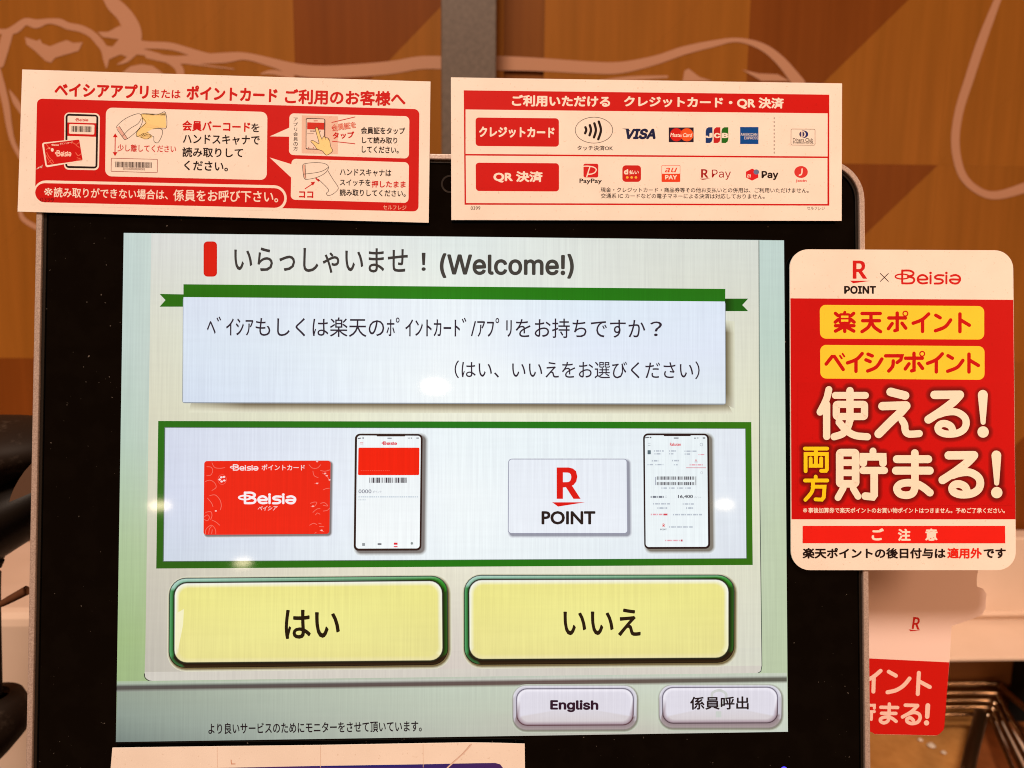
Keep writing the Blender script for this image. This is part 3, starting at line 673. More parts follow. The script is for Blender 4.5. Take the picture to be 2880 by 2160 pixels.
for a in ((272, 400, 315, 18), (470, 560, 315, 18), (668, 830, 318, 18), (280, 365, 352, 18), (470, 525, 352, 16), (670, 745, 355, 18), (245, 330, 442, 20), (508, 605, 440, 20), (190, 262, 492, 16), (292, 400, 492, 16), (530, 580, 494, 16), (370, 440, 796, 18), (472, 540, 796, 18), (575, 655, 796, 18), (680, 755, 796, 18), (262, 480, 1000, 18), (645, 790, 1002, 18), (318, 445, 1055, 22), (690, 790, 1055, 22), (520, 895, 1140, 20), (470, 775, 1300, 18)):
    dash(*a, (186, 194, 206))
dash(230, 405, 910, 26, (120, 126, 138)); D.ell(H2, 430, 908, 12, 14, 3, (180, 186, 196), 10)
for a in ((735, 905, 495, 16), (232, 392, 1138, 20), (850, 930, 362, 12), (420, 615, 1475, 18)): dash(*a, (232, 164, 176))
D.rect(H2, 690, 529, 948, 537, (214, 120, 134)); D.rect(H2, 396, 1127, 448, 1150, (214, 70, 84)); D.rect(H2, 622, 1463, 644, 1488, (196, 80, 100))
D.text(H2, 'R', (385, 1278), (412, 1278), 44, (222, 60, 60), off=.03, font='Inter.woff2'); D.text(H2, 'POINT', (356, 1332), (438, 1332), 20, (90, 96, 110), off=.02, font='Inter.woff2')
D.text(H2, 'R', (810, 438), (832, 438), 26, (222, 120, 130), off=.03); D.stroke(H2, [(798, 458), (838, 458)], 5, (110, 110, 130))
D.ell(H2, 890, 596, 14, 16, 4, (190, 190, 200), 10)
D.flush('phone_picture', dsp, 'black-edged phone picture with two barcodes and small grey lines')
# the two big buttons
def bigbutton(R, o, i_, r0, r1, txt):
    def ins(c, k): return [(c[0][0] + k, c[0][1] + k), (c[1][0] - k, c[1][1] + k), (c[2][0] - k, c[2][1] - k), (c[3][0] + k, c[3][1] - k)]
    softshadow(R, o, r0, 16, 6, 8, (120, 104, 70), (230, 228, 206))
    dk = lambda u, v: shade((52, 64, 66), (24, 16, 10), v)
    def rim(u, v):
        if v < .12: return shade((176, 216, 198), (30, 140, 20), max(0, (u - .9) * 10)) if u > .9 else (184, 218, 204)
        if v > .86: return (46, 32, 16) if u > .05 else (50, 110, 60)
        return (86, 164, 104) if u < .5 else (36, 90, 26)
    def rim2(u, v):
        if v < .12: return (142, 192, 168) if u < .93 else (24, 110, 18)
        if v > .86: return (26, 16, 10)
        return (40, 118, 58) if u < .5 else (20, 54, 14)
    hl = lambda u, v: (248, 248, 238) if v < .3 else ((246, 244, 220) if u < .5 else (250, 246, 206)) if v < .85 else (236, 226, 170)
    fl = lambda u, v: (240, 232, 142) if v < .5 else (234, 225, 146)
    D.loops(R, [(o, r0, dk), (ins(o, 3), r0 - 3, dk), (ins(o, 8), r0 - 8, rim), (ins(i_, -12), r1 + 8, rim2), (ins(i_, -5), r1 + 5, lambda u, v: (28, 34, 22)), (ins(i_, -1), r1, lambda u, v: (34, 38, 26)), (ins(i_, 4), r1 - 4, hl), (ins(i_, 32), r1 - 20, fl)], (243, 237, 150))
    D.text(R, *txt)
bigbutton(S5, [(352, 103), (2120, 88), (2124, 655), (347, 675)], [(386, 136), (2084, 121), (2088, 626), (384, 640)], 105, 80, ('はい', (1085, 398), (1435, 396), 186, (30, 22, 10), .018))
D.poly(S5, [(392, 330), (445, 300), (440, 400), (408, 560), (388, 520)], (248, 242, 200))  # pale patch paints a highlight at the button's left end
D.flush('yes_button', dsp)
bigbutton(S6, [(143, 82), (1828, 80), (1825, 628), (143, 642)], [(175, 113), (1790, 110), (1790, 597), (178, 606)], 105, 80, ('いいえ', (762, 378), (1243, 376), 172, (34, 22, 12), .018))
D.flush('no_button', dsp)
def greybutton(o, i_, r0, r1, warm):
    def ins(c, k): return [(c[0][0] + k, c[0][1] + k), (c[1][0] - k, c[1][1] + k), (c[2][0] - k, c[2][1] - k), (c[3][0] + k, c[3][1] - k)]
    softshadow(S6, o, r0, 12, 3, 6, (138, 136, 122), (204, 212, 196))
    D.loops(S6, [(o, r0, lambda u, v: (128, 122, 122) if v > .5 else (168, 170, 164)), (ins(o, 6), r0 - 4, lambda u, v: (226, 224, 232) if v < .3 else (166, 152, 152) if v > .8 else (200, 194, 200)),
                 (ins(i_, -5), r1 + 3, lambda u, v: (150, 132, 138) if v > .7 else (206, 202, 216)), (i_, r1, lambda u, v: warm if v > .6 else (74, 66, 92)), (ins(i_, 7), r1 - 6, lambda u, v: (244, 240, 250) if v < .5 else (170, 150, 160)), (ins(i_, 26), r1 - 16, lambda u, v: (226, 222, 234) if v < .7 else (216, 208, 212))], (222, 218, 228))
greybutton([(445, 768), (1222, 768), (1220, 1045), (448, 1048)], [(470, 790), (1198, 788), (1197, 1015), (472, 1018)], 82, 66, (72, 18, 30))
D.text(S6, 'English', (680, 897), (980, 899), 76, (44, 20, 40), off=.034, font='Inter.woff2')
D.flush('language_button', dsp)
greybutton([(1355, 765), (2122, 765), (2120, 1035), (1358, 1035)], [(1378, 782), (2095, 780), (2095, 1002), (1380, 1005)], 82, 66, (52, 34, 44))
D.stroke(S6, [(1688, 850), (1690, 815), (1735, 800), (1775, 825), (1760, 870), (1728, 900)], 16, (206, 208, 206)); D.rect(S6, 1710, 930, 1745, 968, (204, 208, 204))
D.text(S6, '係員呼出', (1550, 880), (1915, 878), 82, (30, 22, 28), off=.022)
D.flush('staff_call_button', dsp)
# ------------------------------------------------------------------ printed signs taped to the monitor
PW = (243, 238, 232)          # laminated white paper
RED = (200, 20, 16); INK = (30, 18, 18)
SOFF = .0031
def sheet(pl, label, name, cat, outline, R, thick=.0005, mat=None, group=None):
    f, k = R; q = [f(*p) for p in outline]
    c = pl.at(sum(p[0] for p in q) / len(q), sum(p[1] for p in q) / len(q), 0)
    e = empty(name, c, label, cat, group)
    plate('card', pl, outline, R, thick, mat or MP, PW, e)
    return e, Sheet(pl, mat or MP, .000004)
def mplane(off): return Plane(AN * off, AN)
sp1 = mplane(SOFF)
sg, A = sheet(sp1, 'white and red landscape sign with scanner drawings on the top left of the monitor', 'instruction_sign', 'sign', [(48, 150), (930, 176), (926, 481), (38, 457)], V_)
k_ = 640 / 2212
def a_(x, y): return (x * k_, 160 + y * k_)
def b_(x, y): return (600 + x * k_, 160 + y * k_)
def c_(x, y): return (1240 + x * k_, 160 + y * k_)
def d_(x, y): return (1800 + x * k_, 160 + y * k_)
A.text(A_, 'ベイシアアプリ', (530, 314), (1445, 340), 140, RED, off=.045)
A.text(A_, 'または', (1475, 356), (1757, 363), 86, RED, off=.025)
A.text(I_, 'ポイントカード', a_(1812, 345), b_(625, 372), 41, RED, off=.045)
A.text(B_, 'ご利用のお客様へ', (695, 383), (1870, 408), 148, RED, off=.036)
A.flush('title_print', sg)
A.rr(I_, [a_(360, 405), b_(2003, 508), b_(1994, 1503), a_(340, 1412)], 15, RED)
A.rr(I_, [a_(325, 1198), b_(714, 1250), b_(714, 1500), a_(325, 1445)], 36, PW)
A.poly(I_, [a_(300, 1250), a_(342, 1250), a_(330, 1300), a_(342, 1440), a_(300, 1440)], PW)
A.rr(I_, [a_(342, 1225), b_(690, 1278), b_(690, 1469), a_(342, 1412)], 32, RED)
A.text(A_, '※', (428, 1310), (512, 1312), 74, PW, off=.004); A.text(A_, '読み取りができない場合は、', (522, 1316), (1632, 1340), 98, PW, off=.016)
A.text(I_, '係員をお呼び下さい。', a_(1685, 1345), b_(630, 1360), 33, PW, off=.016)
A.text(A_, '0399', (390, 1388), (525, 1391), 40, (120, 10, 10), off=0)
A.text(B_, 'セルフレジ', (1650, 1461), (1876, 1466), 42, (240, 200, 180))
A.flush('red_panel', sg); A.hold()
# first white box
A.rr(I_, [a_(1030, 492), b_(526, 535), b_(519, 1197), a_(1022, 1160)], 18, PW)
A.text(I_, '会員バーコード', a_(1772, 668), b_(360, 683), 30, RED, off=.036)
A.text(B_, 'を', (368, 688), (450, 690), 86, INK, off=.02)
A.text(I_, 'ハンドスキャナで', a_(1778, 797), b_(452, 812), 28, INK, off=.024)
A.text(I_, '読み取りして', a_(1772, 925), b_(290, 932), 28, INK, off=.024)
A.text(I_, 'ください。', a_(1790, 1054), b_(143, 1066), 28, INK, off=.024)
A.text(A_, '少し離してください', (1142, 883), (1712, 895), 72, RED, off=.016)
A.flush('scan_text', sg)
A.poly(A_, [(1370, 560), (1400, 552), (1540, 556), (1608, 540), (1617, 688), (1540, 692), (1480, 702), (1430, 730), (1480, 765), (1470, 790), (1400, 800), (1330, 772), (1325, 740), (1360, 690), (1415, 640), (1378, 600)], (250, 226, 160))
A.poly(A_, [(1133, 685), (1160, 675), (1243, 798), (1205, 800)], (230, 190, 180))
for p in ([(1133, 688), (1140, 668), (1190, 620), (1262, 578), (1345, 552), (1378, 575), (1384, 630), (1350, 700), (1280, 765), (1222, 803), (1200, 792), (1135, 700)],
          [(1240, 795), (1160, 675)], [(1190, 770), (1260, 700), (1340, 650), (1372, 600)], [(1370, 560), (1400, 552), (1540, 556), (1608, 540), (1617, 688), (1535, 692)],
          [(1384, 592), (1415, 625), (1412, 650), (1350, 705), (1325, 745), (1335, 775), (1400, 740)], [(1375, 770), (1410, 745), (1440, 735)], [(1395, 790), (1370, 780)], [(1395, 770), (1440, 750), (1470, 765), (1440, 795), (1400, 797)],
          [(1485, 700), (1545, 695), (1578, 712), (1575, 760), (1550, 815), (1528, 836), (1498, 822), (1495, 780), (1480, 770)]):
    A.stroke(A_, p, 5, INK)
A.stroke(A_, [(1120, 775), (1118, 930)], 9, RED); A.poly(A_, [(1120, 742), (1145, 782), (1097, 780)], RED); A.poly(A_, [(1118, 965), (1142, 926), (1095, 926)], RED)
A.frame(A_, [(1083, 985), (1531, 996), (1529, 1126), (1080, 1112)], 6, 5, (150, 50, 40))
A.bars(A_, 1122, 1018, 1476, 1072, 44, (60, 36, 34), .02); A.text(A_, '5011000000000003', (1195, 1086), (1408, 1092), 22, (110, 70, 60))
A.flush('scan_drawing', sg)
# phone and card drawing
A.rr(A_, [(625, 540), (972, 548), (962, 1102), (622, 1096)], 46, PW); A.rr(A_, [(638, 551), (957, 562), (947, 1086), (634, 1080)], 36, INK); A.rr(A_, [(657, 572), (937, 580), (928, 1066), (654, 1060)], 12, PW)
logo(A, A_, 728, 596, 858, 626, RED, 4)
A.poly(A_, [(656, 637), (936, 645), (933, 777), (655, 768)], RED); A.rr(A_, [(672, 652), (919, 660), (916, 755), (670, 747)], 12, PW); A.bars(A_, 692, 672, 893, 728, 26, INK, .02)
A.rr(A_, [(406, 834), (774, 796), (808, 1012), (444, 1075)], 24, PW); A.rr(A_, [(426, 846), (770, 803), (803, 1005), (456, 1054)], 10, RED)
logo(A, A_, 535, 908, 692, 966, (250, 225, 215), 6); logo(A, A_, 498, 846, 572, 864, (250, 225, 215), 8)
A.text(A_, 'ポイントカード', (580, 846), (706, 830), 20, (250, 225, 215), off=.02); A.text(A_, 'ベイシア', (590, 958), (650, 952), 14, (250, 210, 200))
A.disc(A_, 508, 904, 14, 18, PW, 12); A.disc(A_, 480, 888, 10, 9, (240, 170, 150), 10)
for p in ([(450, 850), (470, 880), (450, 900)], [(455, 930), (475, 970), (490, 990)], [(450, 960), (480, 1010), (510, 1040)], [(470, 1030), (500, 1000), (520, 1030)], [(700, 830), (740, 850), (770, 830)], [(740, 860), (770, 880)], [(735, 930), (760, 960), (790, 940)], [(750, 980), (780, 990)], [(745, 1005), (790, 1000)]):
    A.stroke(A_, p, 7, (236, 110, 90))
A.stroke(A_, [(358, 1090), (375, 1072), (372, 1085), (392, 1064), (390, 1078), (412, 1052), (404, 1078)], 5, PW, smooth=False)
A.flush('phone_drawing', sg)
# upper right speech box
A.poly(B_, [(548, 773), (742, 686), (742, 776)], PW); A.rr(B_, [(740, 548), (1906, 577), (1901, 988), (735, 953)], 44, PW)
for ch, y in zip('アプリ会員の方', (609, 655, 705, 750, 797, 846, 892)):
    wd = {'ア': 42, 'プ': 46, 'リ': 30}.get(ch, 44); A.text(B_, ch, (800 - wd / 2, y), (800 + wd / 2, y + .8), 38 if ch != 'リ' else 36, INK, off=.01)
A.poly(B_, [(860, 568), (1214, 577), (1210, 946), (858, 937)], (232, 204, 190))
A.rr(B_, [(905, 600), (1092, 606), (1088, 906), (903, 902)], 14, (190, 150, 140)); A.rr(B_, [(900, 595), (1085, 600), (1080, 902), (898, 897)], 14, INK); A.rr(B_, [(906, 602), (1079, 606), (1074, 895), (904, 890)], 10, (240, 226, 218))
A.poly(B_, [(913, 636), (1078, 641), (1077, 708), (912, 703)], (206, 50, 36)); A.rect(B_, 975, 618, 1015, 626, (200, 90, 80)); A.bars(B_, 942, 715, 1044, 727, 18, (90, 60, 60), .02); A.rect(B_, 913, 744, 975, 749, (140, 110, 104))
for x in (922, 968): A.rect(B_, x, 878, x + 10, 888, (180, 100, 90))
hand = [(992, 700), (1003, 686), (1018, 698), (1052, 790), (1075, 770), (1090, 785), (1112, 788), (1130, 815), (1140, 870), (1158, 915), (1100, 955), (1060, 915), (1010, 895), (975, 850), (948, 822), (965, 812), (1000, 830), (1028, 842), (1010, 770)]
A.poly(B_, hand, (250, 226, 160), True); A.stroke(B_, hand, 5, INK, closed=True)
for p in ([(1052, 790), (1058, 810)], [(1085, 782), (1092, 802)], [(1112, 788), (1118, 806)]): A.stroke(B_, p, 4, INK)
A.text(B_, '会員証を', (1150, 692), (1386, 658), 66, RED, off=.05); A.text(B_, '会員証を', (1158, 690), (1380, 660), 56, (240, 200, 180), off=-.0)
A.text(B_, 'タップ', (1160, 766), (1370, 757), 66, RED, off=.04)
A.stroke(B_, [(1152, 637), (1378, 583)], 7, RED); A.stroke(B_, [(1158, 820), (1376, 844)], 7, RED)
A.text(B_, '会員証をタップ', (1435, 714), (1864, 720), 68, INK, off=.022); A.text(B_, 'して読み取り', (1445, 808), (1788, 812), 64, INK, off=.022); A.text(B_, 'してください。', (1443, 898), (1802, 906), 66, INK, off=.022)
A.flush('tap_speech_box', sg)
A.poly(B_, [(548, 978), (768, 1046), (755, 1172)], PW); A.rr(B_, [(760, 990), (1902, 1025), (1897, 1420), (752, 1388)], 44, PW)
A.poly(B_, [(872, 1052), (892, 1045), (900, 1182), (885, 1182), (873, 1120)], (232, 190, 176))
for p in ([(870, 1052), (900, 1036), (980, 1028), (1060, 1032), (1110, 1052), (1118, 1085), (1085, 1130), (1010, 1170), (915, 1190), (884, 1180), (872, 1120)],):
    A.stroke(B_, p, 5, INK, closed=True)
for p in ([(892, 1045), (896, 1120), (900, 1186)], [(876, 1140), (1000, 1125), (1070, 1105), (1116, 1075)], [(1115, 1110), (1170, 1200), (1208, 1255), (1210, 1290), (1160, 1335), (1115, 1347), (1100, 1325), (1118, 1288), (1020, 1188)]):
    A.stroke(B_, p, 5, INK)
A.stroke(B_, [(1000, 1183), (1025, 1205)], 15, RED); A.stroke(B_, [(893, 1281), (962, 1236)], 9, RED); A.poly(B_, [(992, 1212), (968, 1252), (946, 1219)], RED)
A.text(B_, 'ココ', (832, 1338), (972, 1340), 64, RED, off=.04)
A.text(B_, 'ハンドスキャナは', (1230, 1120), (1730, 1130), 70, INK, off=.022); A.text(B_, 'スイッチを', (1230, 1220), (1528, 1224), 64, INK, off=.022); A.text(B_, '押したまま', (1538, 1236), (1870, 1240), 68, RED, off=.03); A.text(B_, '読み取りしてください。', (1228, 1317), (1870, 1328), 68, INK, off=.022)
A.flush('switch_speech_box', sg)

# payment sign
sp2 = mplane(SOFF + .0004)
pg, A = sheet(sp2, 'white sign listing card and mobile payment logos on the top right of the monitor', 'payment_sign', 'sign', [(974, 167), (1819, 180), (1818, 477), (975, 475)], V_)
A.poly(I_, [c_(222, 325), d_(1840, 367), d_(1840, 1446), c_(230, 1437)], RED)
A.poly(I_, [c_(240, 511), d_(1824, 549), d_(1824, 968), c_(240, 943)], PW); A.poly(I_, [c_(241, 959), d_(1822, 984), d_(1822, 1430), c_(245, 1421)], PW)
A.text(C_, 'ご利用いただける', (690, 424), (1645, 434), 112, PW, off=.04, res=4); A.text(I_, 'クレジットカード・QR 決済', c_(1780, 434), d_(1398, 453), 33, PW, off=.04, res=4)
A.flush('red_table', pg); A.hold()
A.rr(C_, [(337, 589), (1147, 597), (1147, 873), (338, 866)], 32, RED); A.text(C_, 'クレジットカード', (370, 729), (1106, 736), 106, PW, off=.044)
A.rr(C_, [(338, 1028), (1148, 1034), (1148, 1308), (340, 1303)], 32, RED); A.text(C_, 'QR 決済', (510, 1165), (990, 1168), 112, PW, off=.044)
A.flush('row_heading', pg)
A.ell(C_, 1488, 712, 182, 126, 5, INK, 40)
for p in ([(1405, 684), (1413, 712), (1402, 742)], [(1448, 664), (1459, 712), (1445, 762)], [(1492, 646), (1507, 714), (1488, 782)], [(1535, 629), (1556, 712), (1530, 800)]): A.stroke(C_, p, 24, INK)
A.text(C_, 'タッチ決済OK', (1325, 885), (1673, 887), 48, INK, off=.014)
A.flush('contactless_mark', pg)
NV = (22, 30, 74)
A.text(L_, 'VISA', (118, 265), (450, 265), 104, NV, off=.045, font='Inter.woff2', shear=.22); A.poly(L_, [(102, 213), (165, 213), (185, 245), (150, 225)], NV)
A.flush('payment_logo', pg)
A.rect(L_, 556, 202, 798, 345, (34, 26, 50)); A.disc(L_, 630, 273, 62, 64, (206, 30, 24)); A.disc(L_, 732, 273, 64, 64, (232, 92, 40)); A.text(L_, 'MasterCard', (570, 274), (785, 276), 40, PW, off=.018, shear=.2)
for i in range(5): A.rect(L_, 668, 236 + i * 15, 694, 243 + i * 15, (226, 70, 34))
A.flush('payment_logo', pg)
for x, c, ch in ((915, (18, 56, 122), 'J'), (992, (190, 30, 34), 'C'), (1069, (30, 110, 28), 'B')):
    A.poly(L_, [(x, 235), (x + 8, 213), (x + 26, 200), (x + 66, 200), (x + 66, 318), (x + 58, 340), (x + 40, 353), (x, 353)], c)
    A.text(L_, ch, (x - 2 if ch == 'J' else x + 4, 280), (x + 64, 280), 50, PW, off=.05, font='Inter.woff2')
A.flush('payment_logo', pg)
A.rect(L_, 1250, 198, 1428, 363, (0, 76, 160)); A.rect(L_, 1250, 256, 1420, 284, (30, 90, 164)); A.text(L_, 'AMERICAN', (1254, 270), (1416, 270), 27, PW, off=.0, font='Inter.woff2'); A.text(L_, 'EXPRESS', (1290, 304), (1425, 304), 27, PW, off=.0, font='Inter.woff2')
A.flush('payment_logo', pg)
for i in range(10): A.rect(L_, 1577, 104 + i * 37, 1584, 122 + i * 37, (70, 34, 30))
A.flush('dashed_line', pg)
A.frame(L_, [(1745, 217), (1978, 219), (1978, 375), (1744, 373)], 12, 4, (90, 64, 40)); A.disc(L_, 1864, 268, 48, 37, (36, 50, 120)); A.disc(L_, 1850, 268, 38, 34, PW); A.disc(L_, 1850, 268, 25, 28, (60, 56, 110)); A.rect(L_, 1845, 240, 1856, 297, PW)
A.text(L_, 'Diners Club', (1763, 322), (1960, 324), 36, INK, off=.01); A.text(L_, 'INTERNATIONAL', (1763, 351), (1964, 352), 16, INK, off=.02)
A.flush('payment_logo', pg)
A.rect(C_, 1386, 1038, 1530, 1172, (206, 34, 36), 16); A.stroke(C_, [(1385, 1064), (1430, 1062), (1485, 1072), (1510, 1095), (1495, 1125), (1455, 1140), (1425, 1138)], 11, PW); A.stroke(C_, [(1448, 1070), (1435, 1110), (1418, 1165)], 11, PW)
A.text(C_, 'PayPay', (1347, 1211), (1565, 1211), 56, INK, off=.02)
A.flush('payment_logo', pg)
A.rect(L_, 105, 570, 286, 731, (200, 34, 28), 34); A.text(L_, 'd', (120, 633), (162, 633), 52, PW, off=.05, font='Inter.woff2'); A.text(L_, '払い', (172, 637), (265, 637), 40, PW, off=.03)
for x in (153, 195, 237): A.disc(L_, x, 688, 13, 12, (240, 190, 80), 14)
A.flush('payment_logo', pg)
A.rect(L_, 486, 569, 668, 732, (226, 70, 34), 10); A.rect(L_, 490, 573, 664, 652, PW, 7); A.text(L_, 'au', (514, 616), (640, 616), 46, (226, 70, 34), off=.01, shear=.4); A.text(L_, 'PAY', (520, 686), (636, 686), 42, PW, off=.03, font='Inter.woff2')
A.flush('payment_logo', pg)
DR = (160, 22, 26)
rmark(A, L_, 870, 942, 608, 690, DR, [(858, 700), (960, 697), (885, 712)]); A.text(L_, 'Pay', (975, 661), (1160, 661), 98, DR, off=.0, font='Inter.woff2')
A.flush('payment_logo', pg)
A.poly(L_, [(1366, 602), (1426, 632), (1426, 690), (1366, 719), (1307, 690), (1307, 632)], (214, 32, 40)); A.disc(L_, 1407, 635, 27, 25, (104, 124, 170)); A.text(L_, 'm', (1318, 672), (1355, 675), 32, PW, off=.02, shear=.15); A.text(L_, 'Pay', (1458, 669), (1622, 669), 88, INK, off=.03, font='Inter.woff2')
A.flush('payment_logo', pg)
A.disc(L_, 1842, 635, 66, 58, (214, 60, 58)); A.stroke(L_, [(1852, 606), (1850, 640), (1842, 660), (1826, 666)], 13, PW); A.text(L_, 'Jcoin', (1790, 722), (1896, 722), 30, (214, 40, 38), off=.03)
A.flush('payment_logo', pg)
A.text(I_, '現金・クレジットカード・商品券等その他お支払いとの併用は、ご利用いただけません。', c_(1553, 1292), d_(1640, 1298), 14.2, (10, 4, 4), off=.012); A.flush('small_print', pg)
A.text(I_, '交通系 IC カードなどの電子マネーによる決済は対応しておりません。', c_(1555, 1350), d_(1212, 1356), 14.2, (10, 4, 4), off=.012)
A.flush('small_print', pg)
A.text(C_, '0399', (290, 1470), (383, 1470), 34, INK)
A.flush('small_print', pg)
A.text(D_, 'セルフレジ', (1622, 1470), (1798, 1472), 31, INK)
A.flush('small_print', pg)

# points poster
sp3 = mplane(.0030)
Pc = [(2221.5, 700.9), (2849.3, 704), (2857.5, 1603.5), (2225.5, 1603.5)]
og, A = sheet(sp3, 'tall round-cornered red and white points poster on the right edge of the monitor', 'points_poster', 'poster', rrloop(Pc, 52, 10), I_, thick=.0008)
POR = (196, 14, 14)
rmark(A, E_, 645, 778, 172, 338, (204, 30, 28), [(620, 356), (812, 357), (648, 380)])
A.text(E_, 'POINT', (566, 440), (859, 440), 74, INK, off=.035, font='Inter.woff2')
A.stroke(E_, [(898, 290), (971, 362)], 7, INK); A.stroke(E_, [(971, 290), (898, 362)], 7, INK)
logo(A, E_, 1028, 253, 1635, 390, (204, 30, 28))
A.flush('brand_row', og)
A.poly(I_, [E_[0](75, 517), E_[0](2114, 531), F_[0](2134, 880), F_[0](85, 880)], POR)
A.rr(E_, [(343, 577), (1848, 588), (1848, 895), (346, 886)], 55, (248, 220, 62)); A.rr(E_, [(347, 943), (1851, 955), (1851, 1263), (349, 1251)], 55, (248, 220, 62))
def sh(L, dx, dy):
    out = []
    for p in L: out.append(('line', [(x + dx, y + dy) for x, y in p[1]]) if p[0] == 'line' else (p[0], p[1] + dx, p[2] + dy, p[3]) if p[0] == 'dot' else [(x + dx, y + dy) for x, y in p])
    return out
PO = [[(975, 697), (1128, 697)], ('line', [(1052, 652), (1052, 806), (1030, 813)]), [(1006, 748), (972, 795)], [(1096, 745), (1130, 790)]]
NN = [[(1405, 672), (1445, 695)], [(1541, 715), (1490, 778), (1402, 814)]]
TO = [[(1626, 660), (1626, 822)], [(1632, 715), (1712, 763)]]
A.strokes(E_, [('line', [(487, 655), (510, 675)]), [(485, 735), (512, 712)], [(654, 655), (630, 676)], [(658, 735), (630, 712)], [(487, 768), (656, 768)], [(572, 745), (572, 820)], [(548, 785), (487, 817)], [(596, 785), (655, 817)],
               [(730, 656), (897, 656)], [(736, 722), (890, 722)], [(812, 656), (812, 722)], [(812, 725), (788, 780), (730, 822)], [(812, 725), (842, 780), (900, 822)]] + PO + [[(1340, 660), (1280, 712), (1198, 745)], [(1284, 715), (1284, 820)]] + NN + TO, 32, POR)
A.frame(E_, [(527, 664), (616, 664), (616, 742), (527, 742)], 10, 22, POR); A.stroke(E_, [(530, 703), (612, 703)], 15, POR); A.stroke(E_, [(573, 645), (568, 660)], 28, POR)
A.ell(E_, 1127, 657, 22, 22, 11, POR, 18)
A.strokes(E_, [('line', [(402, 1118), (456, 1050), (478, 1050), (558, 1168)]), [(732, 1022), (680, 1075), (597, 1108)], [(675, 1080), (675, 1185)], [(785, 1028), (824, 1044)], [(766, 1080), (805, 1096)], [(912, 1072), (860, 1146), (782, 1182)],
               ('line', [(946, 1043), (1095, 1043), (1085, 1080), (1052, 1104)]), [(1016, 1090), (1010, 1140), (975, 1182)]] + sh(PO, 154, 368) + [[(1465, 1025), (1410, 1078), (1330, 1112)], [(1410, 1085), (1410, 1190)]] + sh(NN, 112, 370) + sh(TO, 83, 368), 32, POR)
A.strokes(E_, [[(528, 1042), (545, 1066)], [(552, 1024), (568, 1048)]], 17, POR); A.ell(E_, 1281, 1025, 22, 22, 11, POR, 18)
A.flush('red_panel', og); A.hold()
RU = [[(1385, 145, 84), (1640, 143, 84)], [(1640, 146, 84), (1575, 215, 84), (1450, 310, 84), (1325, 392, 84)], [(1420, 345), (1500, 320), (1600, 316), (1680, 362), (1703, 425), (1680, 490), (1610, 530), (1510, 538), (1440, 515), (1420, 475), (1445, 440), (1495, 433), (1548, 458), (1568, 500)]]
WS = [[(325, 92, 70), (300, 190, 70), (237, 318, 70)], [(303, 240, 72), (303, 562, 72)], [(390, 150, 70), (692, 150, 70)], ('closed', [(400, 240), (683, 240), (683, 362), (400, 362)], 14), [(537, 102, 74), (537, 400, 74)], [(537, 370), (522, 450), (470, 530), (378, 565)], [(428, 420), (500, 500), (590, 552), (712, 565)],
      [(945, 115, 86), (1090, 152, 86)], [(862, 258, 84), (1100, 250, 84)], [(1102, 255, 86), (1040, 325, 86), (940, 420, 86), (825, 536, 86)], [(1060, 400), (1085, 445), (1093, 505), (1130, 538), (1232, 533)]]
WS2 = [('closed', [(434, 724), (594, 724), (594, 1037), (434, 1037)], 16), [(434, 825, 66), (594, 825, 66)], [(434, 927, 66), (594, 927, 66)], [(470, 1080, 66), (416, 1176, 66)], [(570, 1085, 66), (618, 1164, 66)],
       [(768, 708, 68), (768, 765, 68)], ('line', [(670, 830), (673, 766), (866, 766), (869, 830)]), [(667, 903, 72), (883, 903, 72)], ('line', [(780, 910), (780, 1148), (765, 1168), (690, 1160)]),
       [(1008, 790, 80), (1322, 790, 80)], [(998, 905, 80), (1338, 905, 80)], [(1188, 728), (1189, 1000), (1186, 1085), (1160, 1135), (1100, 1152), (1035, 1135), (1008, 1085), (1040, 1042), (1110, 1026), (1200, 1036), (1270, 1070), (1340, 1126)]]
def shr(L, dx, dy): return [[(p[0] + dx, p[1] + dy) + tuple(p[2:]) for p in s_] for s_ in L]
EX = [[(1870, 145, 100), (1872, 290, 74), (1873, 420, 50)], ('dot', 1873, 517, 57)]
EX2 = [[(2006, 752, 98), (2008, 900, 72), (2009, 1030, 50)], ('dot', 2010, 1125, 57)]
YS = [[(85, 684), (308, 684)], ('line', [(92, 910), (92, 738), (305, 738), (305, 895), (296, 907), (248, 907)]), [(195, 690), (195, 858)], ('line', [(143, 782), (143, 856), (248, 856), (248, 782)]), [(86, 1004), (309, 1004)], [(193, 965), (193, 1000)], [(166, 1010), (158, 1110), (90, 1198)], ('line', [(162, 1066), (282, 1066), (274, 1172), (255, 1196), (192, 1193)])]
WW = [(WS + RU + EX, 72), (shr(RU, 142, 607), 78), (WS2 + EX2, 76)]
A.q = 1.0
import numpy as np
segs = []
for L, wd in WW + [(YS, 38)]:
    for p in L:
        if p[0] == 'dot': segs.append((p[1], p[2], p[1] + .01, p[2], p[3])); continue
        if p[0] == 'closed': q = p[1] + [p[1][0]]
        elif p[0] == 'line': q = p[1]
        else: q = smoothpts([t[:2] for t in p], False, 3) if len(p) > 2 else p
        for a, c in zip(q, q[1:]): segs.append((a[0], a[1], c[0], c[1], (a[2] if len(a) > 2 else wd) / 2))
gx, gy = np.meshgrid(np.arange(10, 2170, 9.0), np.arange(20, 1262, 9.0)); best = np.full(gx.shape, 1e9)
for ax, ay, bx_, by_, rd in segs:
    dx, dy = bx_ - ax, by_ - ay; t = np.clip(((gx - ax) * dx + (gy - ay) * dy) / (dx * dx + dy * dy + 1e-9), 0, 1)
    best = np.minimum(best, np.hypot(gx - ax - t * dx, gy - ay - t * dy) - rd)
amt = np.clip(1 - best / 50, 0, 1) ** .75
